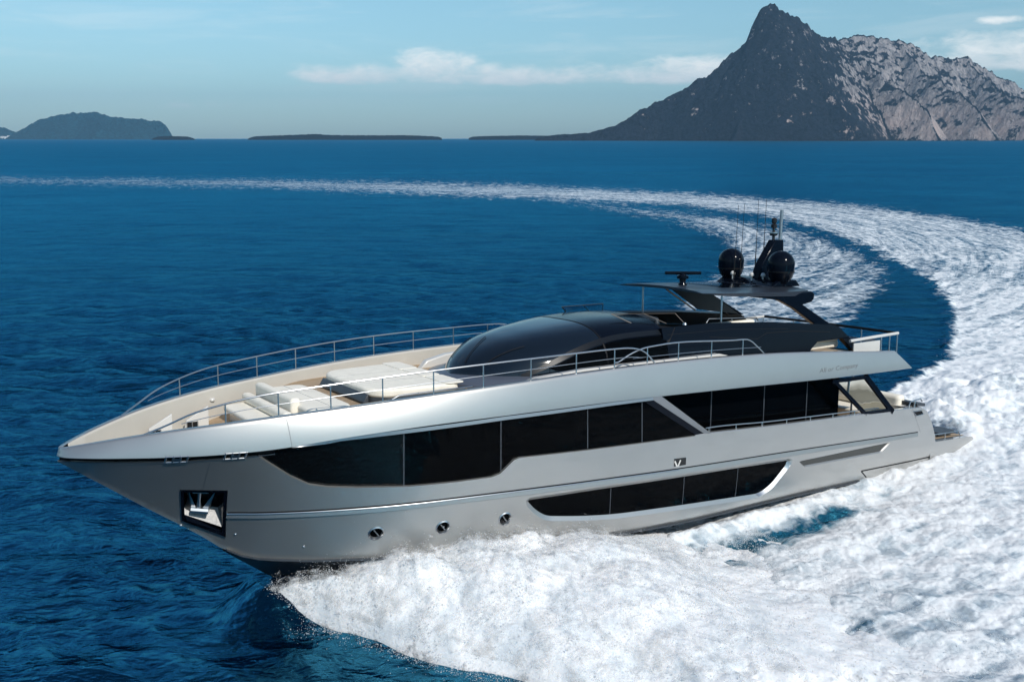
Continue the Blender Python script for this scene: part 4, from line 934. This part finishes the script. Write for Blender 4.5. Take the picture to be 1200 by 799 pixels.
mb = MB(); mb.lathe([(.03, 0), (.04, .10), (.06, .20), (.07, .22), (.005, .23)], (-7.0, .55, 7.58), 12); mb.build('horn', 'chrome', mast)

# --- tail of the upper deck
mb = MB(); mb.tube([(-8.3, 3.14, 5.52), (-9.5, 3.14, 5.56), (-11.1, 3.14, 5.60)], .055, 8)
ar, ar2 = mb.pair('aft_rail', 'gelcoat')
mb = MB(); mb.tube([(-11.12, -3.14, 5.60), (-11.16, 0, 5.61), (-11.12, 3.14, 5.60)], .05, 8); mb.build('cross_rail', 'matte_black', ar)
for s in (1, -1):
    mb = MB(); mb.box(-8.5, -10.02, s * 3.12, s * 3.16, 4.9, 5.42); mb.build('rail_panel', 'gelcoat', ar if s > 0 else ar2)
    for x in (-10.12, -10.62, -11.08): mb = MB(); mb.tube([(x, s * 3.14, 4.85), (x, s * 3.14, 5.56)], .02, 8); mb.build('stanchion', 'chrome', ar if s > 0 else ar2)
for y in (-1.6, 0, 1.6): mb = MB(); mb.tube([(-11.12, y, 4.75), (-11.12, y, 5.58)], .02, 8); mb.build('stanchion', 'chrome', ar)
mb = MB(); mb.box(-10.4, -11.0, -1.2, 2.6, 5.24, 5.27); mb.build('aft_shelf', 'tinted_glass', ar)
mb = MB(); rows = []
for x in np.linspace(1.8, -11.45, 40): rows.append([(x, k * (float(yG(x)) - .06), float(zG(x)) + .02) for k in np.linspace(-1, 1, 7)])
mb.loft(rows); rows2 = []; mb.build('overhead', 'gloss_black')
mb = MB(); mb.loft([[(-11.44, k * 3.48, 4.35) for k in np.linspace(-1, 1, 7)], [(-11.0, k * 3.40, 4.74) for k in np.linspace(-1, 1, 7)]]); mb.build('overhang_end', 'paint_silver')

# --- saloon, side decks and cockpit
sa_n = MB(); sa_n.box(1.6, -8.4, -2.72, 2.72, 1.75, 4.42); sal = sa_n.build('saloon', 'glass_black')
for x in (-1.9, -4.4, -6.6):
    mb = MB(); mb.box(x, x - .04, 2.72, 2.735, 2.0, 4.4); mb.pair('mullion', 'charcoal', sal)
mb = MB(); mb.add([(1.45, 3.44, 4.70), (-1.0, 3.44, 3.2), (-1.0, 2.72, 3.2), (1.45, 2.72, 4.70)], [(0, 1, 2, 3)])
mb.pair('saloon_bulkhead', 'glass_black', sal)
mb = MB(); mb.loft([[(x, k * (float(Yh(x, 1.8)) - .12), 1.78) for k in np.linspace(-1, 1, 7)] for x in np.linspace(1.5, -13.3, 30)]); mb.build('main_deck', 'teak')
for side in (1, -1):
    mb = MB(); y = side * 3.36
    def bar(a, b, w, m): 
        a, b = np.array(a), np.array(b); d = (b - a) / np.hypot(*(b - a)); n = np.array((-d[1], d[0])) * w / 2
        m.prism([tuple(a + n), tuple(b + n), tuple(b - n), tuple(a - n)], y - .06, y + .06)
    bar((-7.15, 4.30), (-9.12, 2.84), .13, mb); bar((-8.95, 4.26), (-10.72, 2.74), .20, mb); bar((-7.1, 4.24), (-9.0, 4.20), .12, mb); bar((-9.05, 2.90), (-10.75, 2.82), .12, mb)
    wf = mb.build('wing_frame', 'gloss_black', bevel=.015)
    mb = MB(); mb.add([(-7.3, y, 4.2), (-9.0, y, 4.2), (-10.6, y, 2.86), (-9.1, y, 2.88)], [(0, 1, 2, 3)]); g = mb.build('wing_glass', 'clear_glass', wf); g.modifiers.new('thickness', 'SOLIDIFY').thickness = .012
    mb = MB(); mb.tube([(-9.9, side * 2.2, 1.8), (-9.9, side * 2.2, 4.35)], .035, 10); mb.build('overhead_post', 'chrome')
cs = soft('cockpit_sofa', rounded([(-11.2, -2.6), (-11.2, 2.35), (-12.6, 2.35), (-12.6, -2.6)], .25), 2.05, 2.40, 'cushion', None, .07)
soft('backrest', rounded([(-12.25, -2.7), (-12.25, 2.6), (-12.75, 2.6), (-12.75, -2.7)], .2), 2.40, 3.02, 'cushion', cs, .12)
soft('sofa_arm', rounded([(-9.9, -2.7), (-9.9, -2.2), (-12.5, -2.2), (-12.5, -2.7)], .15), 2.1, 3.0, 'cushion', cs, .1)
soft('sofa_plinth', rounded([(-11.25, -2.55), (-11.25, 2.3), (-12.7, 2.3), (-12.7, -2.55)], .2), 1.78, 2.05, 'charcoal', cs, .02)
mb = MB(); mb.prism([(-12.45, 2.72), (-12.45, 2.84), (-13.0, 2.78), (-13.0, 2.66)], 2.2, 3.25); mb.build('transom_shelf', 'charcoal', bevel=.02)
ct = soft('cockpit_table', rounded([(-9.6, -.7), (-9.6, .9), (-10.7, .9), (-10.7, -.7)], .1), 2.42, 2.47, 'teak', None, .01); mb = MB(); mb.tube([(-10.15, .1, 1.78), (-10.15, .1, 2.42)], .06, 12); mb.build('table_leg', 'chrome', ct)
tr = MB(); rows = []
for x, z in [(-12.55, 2.68), (-12.95, 2.50), (-13.41, 1.99), (-13.80, 1.40), (-13.88, 1.0)]: rows.append([(x - .12 * (1 - k * k), k * (float(Yh(x, z))), z) for k in np.linspace(-1, 1, 13)])
tr.loft(rows); tm = tr.build('transom', 'paint_silver')
mb = MB(); mb.loft([[(-12.2, k * 3.3, 2.66) for k in np.linspace(-1, 1, 7)], [(-12.6, k * 3.3, 2.69) for k in np.linspace(-1, 1, 7)]]); mb.build('transom_top', 'gelcoat', tm)
mb = MB(); rows = []
for x in np.linspace(-13.7, -16.72, 10):
    hw_ = float(Yh(x, .9)) - .03 - .25 * max(0, (-x - 16.2) / .52) ** 2; zt_ = float(np.interp(x, [-16.72, -16.4, -13.88], [.92, 1.0, 1.14])) - .012
    rows.append([(x, -hw_, .2), (x, -hw_, zt_)] + [(x, k * hw_, zt_) for k in np.linspace(-.97, .97, 7)] + [(x, hw_, zt_), (x, hw_, .2)])
mb.loft(rows); mb.f.append(tuple(len(mb.v) - len(rows[0]) + j for j in range(len(rows[0])))); pf = mb.build('swim_platform', 'paint_silver')
mb = MB(); mb.loft([[(x, k, float(np.interp(x, [-16.72, -16.4, -13.88], [.92, 1.0, 1.14])) + .006) for k in np.linspace(-2.9, 2.9, 5)] for x in np.linspace(-13.95, -16.5, 6)]); mb.build('platform_teak', 'teak', pf)
mb = MB(); mb.box(-14.9, -16.0, 2.0, 2.75, 1.10, 1.26); st = mb.build('boarding_step', 'charcoal', pf, bevel=.03)
mb = MB(); mb.tube([(-14.2, 2.95, 1.12), (-14.25, 2.95, 1.32), (-15.9, 2.95, 1.24), (-16.1, 2.95, 1.05)], .022, 8); mb.tube([(-15.0, 2.95, 1.08), (-15.0, 2.95, 1.28)], .02, 6); mb.build('platform_rail', 'chrome', pf)
for side in (1, -1):
    y = lambda x, z: side * (float(Yh(x, z)) + .004)
    q = [(-12.0, 2.60), (-12.55, 2.58), (-12.70, 2.42), (-12.25, 2.40)]; mb = MB(); mb.prism(q, side * (float(Yh(-12.3, 2.5)) + .012), side * (float(Yh(-12.3, 2.5)) - .05)); fl = mb.build('stern_fairlead', 'matte_black')
    mb = MB(); mb.tube([(x, side * (float(Yh(-12.3, 2.5)) + .015), z) for x, z in q], .018, 6, closed=True); mb.build('fairlead_rim', 'chrome', fl)
    mb = MB(); mb.tube([(-11.9, side * 3.25, 2.74), (-12.0, side * 3.25, 2.95), (-12.7, side * 3.22, 2.98), (-12.85, side * 3.2, 2.86)], .025, 8); mb.tube([(-12.3, side * 3.24, 2.7), (-12.3, side * 3.24, 2.96)], .025, 8); mb.build('mooring_rail', 'chrome')

# --- marks: the emblem on the topside and the lettering on the upper band
em = panels('emblem', [(.30, 2.645), (-.20, 2.615), (-.22, 2.375), (.28, 2.395)], Yh, 'marks_black', off=.006)
mb = MB(); ribbon(mb, [(.27, 2.57), (.15, 2.38)], Yh, .055, .010); mb.pair('emblem_stroke', 'gelcoat', em); mb = MB(); ribbon(mb, [(.03, 2.57), (.11, 2.38)], Yh, .055, .010); mb.pair('emblem_stroke', 'gelcoat', em)
def lettering(txt, x0, z0, x1, z1, S, mat, parent):
    cu = bpy.data.curves.new('lettering', 'FONT'); cu.body = txt; cu.size = 1.0; cu.resolution_u = 2; cu.shear = .25
    tmp = bpy.data.objects.new('lettering_curve', cu); COL.objects.link(tmp); bpy.context.view_layer.update()
    me = bpy.data.meshes.new_from_object(tmp.evaluated_get(bpy.context.evaluated_depsgraph_get())); bpy.data.objects.remove(tmp); bpy.data.curves.remove(cu)
    co = np.array([v.co[:] for v in me.vertices]); L = co[:, 0].max(); k = abs(x1 - x0) / L
    x = x0 + (x1 - x0) * co[:, 0] / L; z = z0 + (z1 - z0) * co[:, 0] / L + co[:, 1] * k * .64
    P = on(S, x, z, .006)
    for v, p in zip(me.vertices, P): v.co = p
    me.materials.clear(); me.materials.append(MATS[mat]); me.name = 'lettering'
    o = bpy.data.objects.new('lettering', me); COL.objects.link(o); o.parent = parent; return o
lettering('All or Company', -6.14, 4.66, -8.30, 4.66, Yb, 'marks_grey', band)

# ------------------------------------------------------------------ white water thrown out by the bow
def mat_spray():
    m = bpy.data.materials.new('spray_white'); m.use_nodes = True; MATS['spray_white'] = m
    t = NT(m.node_tree); co = t.n('ShaderNodeTexCoord').outputs['Object']
    n = t.noise(co, 1.1, 7, .62, .3); n2 = t.noise(co, 6.0, 5, .65)
    d = t.n('ShaderNodeBsdfPrincipled'); t.put(d.inputs['Base Color'], t.mix(t.rng(n, .36, .58), (.76, .80, .825), (.91, .916, .918)))
    d.inputs['Roughness'].default_value = .9; d.inputs['Specular IOR Level'].default_value = .1
    d.inputs['Subsurface Weight'].default_value = .5; d.inputs['Subsurface Radius'].default_value = (.5, .55, .6); d.inputs['Subsurface Scale'].default_value = .3
    bp = t.n('ShaderNodeBump'); bp.inputs['Strength'].default_value = .5; bp.inputs['Distance'].default_value = .12
    t.put(bp.inputs['Height'], t.m('ADD', n, t.m('MULTIPLY', n2, .5))); t.nt.links.new(bp.outputs[0], d.inputs['Normal'])
    tr = t.n('ShaderNodeBsdfTranslucent'); tr.inputs[0].default_value = (.85, .90, .93, 1)
    mx = t.n('ShaderNodeMixShader'); mx.inputs[0].default_value = .06
    t.nt.links.new(d.outputs[0], mx.inputs[1]); t.nt.links.new(tr.outputs[0], mx.inputs[2])
    ve = t.n('ShaderNodeAttribute', attribute_name='veil').outputs['Fac']
    rq = t.n('ShaderNodeAttribute', attribute_name='reach').outputs['Fac']
    n3 = t.noise(co, 2.2, 9, .70, .3)
    th = t.m('ADD', t.m('MULTIPLY', ve, .24), .42)
    al = t.m('MAXIMUM', t.m('MULTIPLY', t.rng(t.m('SUBTRACT', n3, th), -.06, .16), .6), t.m('MULTIPLY', t.m('LESS_THAN', ve, .05), t.rng(t.m('ADD', rq, t.m('MULTIPLY', t.m('SUBTRACT', n3, .5), 1.2)), .84, 1.02, 1.0, 0.0)))
    tp = t.n('ShaderNodeBsdfTransparent'); m3 = t.n('ShaderNodeMixShader'); t.put(m3.inputs[0], al)
    t.nt.links.new(tp.outputs[0], m3.inputs[1]); t.nt.links.new(mx.outputs[0], m3.inputs[2])
    o = t.n('ShaderNodeOutputMaterial'); t.nt.links.new(m3.outputs[0], o.inputs[0])
    m2 = bpy.data.materials.new('droplet_white'); m2.use_nodes = True; MATS['droplet_white'] = m2
    t = NT(m2.node_tree); d = t.n('ShaderNodeBsdfDiffuse'); d.inputs[0].default_value = (.93, .94, .95, 1); tr = t.n('ShaderNodeBsdfTranslucent'); tr.inputs[0].default_value = (.93, .94, .95, 1)
    mx = t.n('ShaderNodeMixShader'); mx.inputs[0].default_value = .5; t.nt.links.new(d.outputs[0], mx.inputs[1]); t.nt.links.new(tr.outputs[0], mx.inputs[2])
    o = t.n('ShaderNodeOutputMaterial'); t.nt.links.new(mx.outputs[0], o.inputs[0])
mat_spray()
_sa = spl([-4, -2, 0, 1.5, 3, 5, 7, 8.5, 9.6, 10.4, 11.0, 11.5, 12], [.06, .12, .25, .60, 1.10, 1.52, 1.72, 1.66, 1.50, 1.30, 1.12, .95, .70])
_sw0 = spl([-4, 0, 3, 6, 8, 9.3, 10.2, 11.0, 11.5, 12], [13.5, 12.6, 11.0, 8.6, 5.8, 3.6, 2.0, .95, .5, .25])     # how far out it reaches
_sw = lambda s: _sw0(s) * (1 + .16 * perlin(np.asarray(s) * .7, np.asarray(s) * 0 + .5) + .05 * perlin(np.asarray(s) * 2.1, np.asarray(s) * 0 + 4.5))
def spray_h(bx, by):
    """height of the thrown water over boat-frame ground points"""
    t = by - (yC(bx) - .25); w = _sw(bx); q = np.clip(t / w, 0, 1)
    env = _sa(bx) * (1 - q ** 1.25) * (.95 + .18 * np.exp(-((q - .25) / .2)**2))
    big = fbm(bx * .50 + 3, by * .38 + 8, 4, .5, mode='billow'); mid = fbm(bx * 1.6 + by * .7, by * 1.1, 5, .58, mode='billow')
    fin = fbm(bx * 6.0, by * 6.0, 4, .6)
    fan = fbm(bx * 1.2 + by * .25, by * .30, 2, .5)
    h = env * (1.0 + .22 * big + (.035 + .16 * q * q) * mid + .04 * fan + .012 * fin)
    nz = fbm(bx * .55 + 20, by * .55, 5, .6)
    edge = sstep(q + .40 * nz * sstep(bx, 7.5, 3.0), 1.0, .62) * sstep(bx + 2.6 * nz, -3.6, 1.2)
    return h * edge - .25 * (1 - edge), env, q
def build_spray():
    s = np.arange(-4.0, 12.0, .042); tq = np.linspace(-.02, 1.0, 300)
    S, Q = np.meshgrid(s, tq); by = yC(S) - .25 + Q * _sw(S)
    by = by + .5 * fbm(S * .8, by * .8, 4) * Q ** 1.5
    h, env, q = spray_h(S, by)
    X, Y = from_boat(S, by)
    # let the crest lean outwards a little so it overhangs like thrown water
    lean = .0 * np.maximum(h, 0) * fbm(S * 1.1, by * 1.1, 3)
    X2, Y2 = from_boat(S - lean * .3, by + lean)
    nr, nc = S.shape; cos, qs, lay = [], [], []
    veil = np.clip(env, 0, 1) * (.6 + .8 * np.exp(-((q - .2) / .3)**2))
    for k, up in enumerate((0, .07, .17, .30)):      # the solid water and the thinning veils of spray over it
        st = 1 if k == 0 else 2
        hh = (h + up * veil * 1.5)[::st, ::st]; Xk = (X2)[::st, ::st]; Yk = (Y2)[::st, ::st]
        qs.append(grid_quads(*hh.shape) + sum(map(len, cos))); cos.append(np.stack([Xk.ravel(), Yk.ravel(), hh.ravel()], 1)); lay.append(np.where(env[::st, ::st].ravel() < .45, 3.0, 1.0) * (k / 3.0))
    o = mesh_np('bow_spray', np.concatenate(cos), np.concatenate(qs), MATS['spray_white'])
    at = o.data.attributes.new('reach', 'FLOAT', 'POINT'); at.data.foreach_set('value', np.concatenate([q[::(1 if k == 0 else 2), ::(1 if k == 0 else 2)].ravel() for k in range(4)]).astype(np.float32))
    at = o.data.attributes.new('veil', 'FLOAT', 'POINT'); at.data.foreach_set('value', np.concatenate(lay).astype(np.float32))
    tag(o, 'thick white bow spray heaped along the port side of the yacht', 'spray', kind='stuff')
def droplets(name, label, P, size):
    n = len(P); base = np.array([[1, 1, 1], [-1, -1, 1], [-1, 1, -1], [1, -1, -1]], float) / 1.6
    rot = rng.normal(size=(n, 4)); rot /= np.linalg.norm(rot, axis=1, keepdims=True)
    w, x, y, z = rot.T
    M = np.stack([1 - 2*(y*y+z*z), 2*(x*y-z*w), 2*(x*z+y*w), 2*(x*y+z*w), 1 - 2*(x*x+z*z), 2*(y*z-x*w), 2*(x*z-y*w), 2*(y*z+x*w), 1 - 2*(x*x+y*y)], 1).reshape(n, 3, 3)
    V = np.einsum('nij,kj->nki', M, base) * size[:, None, None] + P[:, None, :]
    t = np.array([[0, 1, 2], [0, 3, 1], [0, 2, 3], [1, 3, 2]])
    F = (np.arange(n)[:, None, None] * 4 + t[None]).reshape(-1, 3)
    o = mesh_np(name, V.reshape(-1, 3), None, MATS['droplet_white'], smooth=True, tris=F)
    return tag(o, label, 'spray', kind='stuff')
def build_droplets():
    N = 210000
    s = rng.uniform(-3, 11.9, N); q = np.clip(rng.beta(1.1, 1.25, N), 0, 1)
    by = yC(s) - .25 + q * _sw(s) * (1 + .04 * rng.normal(size=N))
    h, env, qq = spray_h(s, by)
    cl = fbm(s * 1.3, by * 1.3 + 5, 4, .6) + .7 * fbm(s * 5.0, by * 5.0 + 5, 3, .6)
    keep = rng.uniform(size=N) < np.clip(.40 + 1.5 * cl, .03, 1) * np.where((q > .78) | (q < .14), 1.0, .5)
    s, by, h, env, q, cl = (a[keep] for a in (s, by, h, env, q, cl)); n = len(s)
    lift = rng.exponential(.10, n) * (.35 + 1.3 * np.clip(env, 0, 1.2)) * (.6 + 1.6 * np.clip(cl, 0, 1)) * np.where(q < .2, .45, 1.0)
    out = rng.exponential(.24, n) * (q > .8) * np.where(rng.uniform(size=n) < .7, 1, -1)
    X, Y = from_boat(s + rng.normal(0, .05, n), by + out)
    P = np.stack([X, Y, np.maximum(h, 0) + lift], 1)
    size = np.clip(rng.lognormal(math.log(.008), .45, n), .003, .026)
    droplets('spray_droplets', 'fine white droplets flying above the bow spray on the port side of the yacht', P, size)
    # plume behind the transom and along the boiling wake
    N = 260000
    X = rng.uniform(14, 48, N); Y = rng.uniform(32, 66, N); w = region(X, Y, OUTER, 20) * (1 - sstep(np.hypot(X, Y), 48, 72))
    bx, by = to_boat(X, Y); c2 = fbm(bx * .6, by * .6 + 50, 4, .6); w = w * (.25 + .75 * sstep(-bx, 26, 17))
    keep = rng.uniform(size=N) < w * np.clip(.30 + 1.4 * c2, .02, 1); X, Y, bx, by, c2, w = (k[keep] for k in (X, Y, bx, by, c2, w)); n = len(bx)
    z = .05 + w * (.10 + rng.exponential(.28, n) * (.5 + 1.2 * np.clip(c2, 0, 1)))
    size = np.clip(rng.lognormal(math.log(.012), .45, n), .005, .035)
    droplets('wake_droplets', 'white plume of droplets boiling up behind the stern of the yacht', np.stack([X, Y, z], 1), size)
build_spray(); build_droplets()
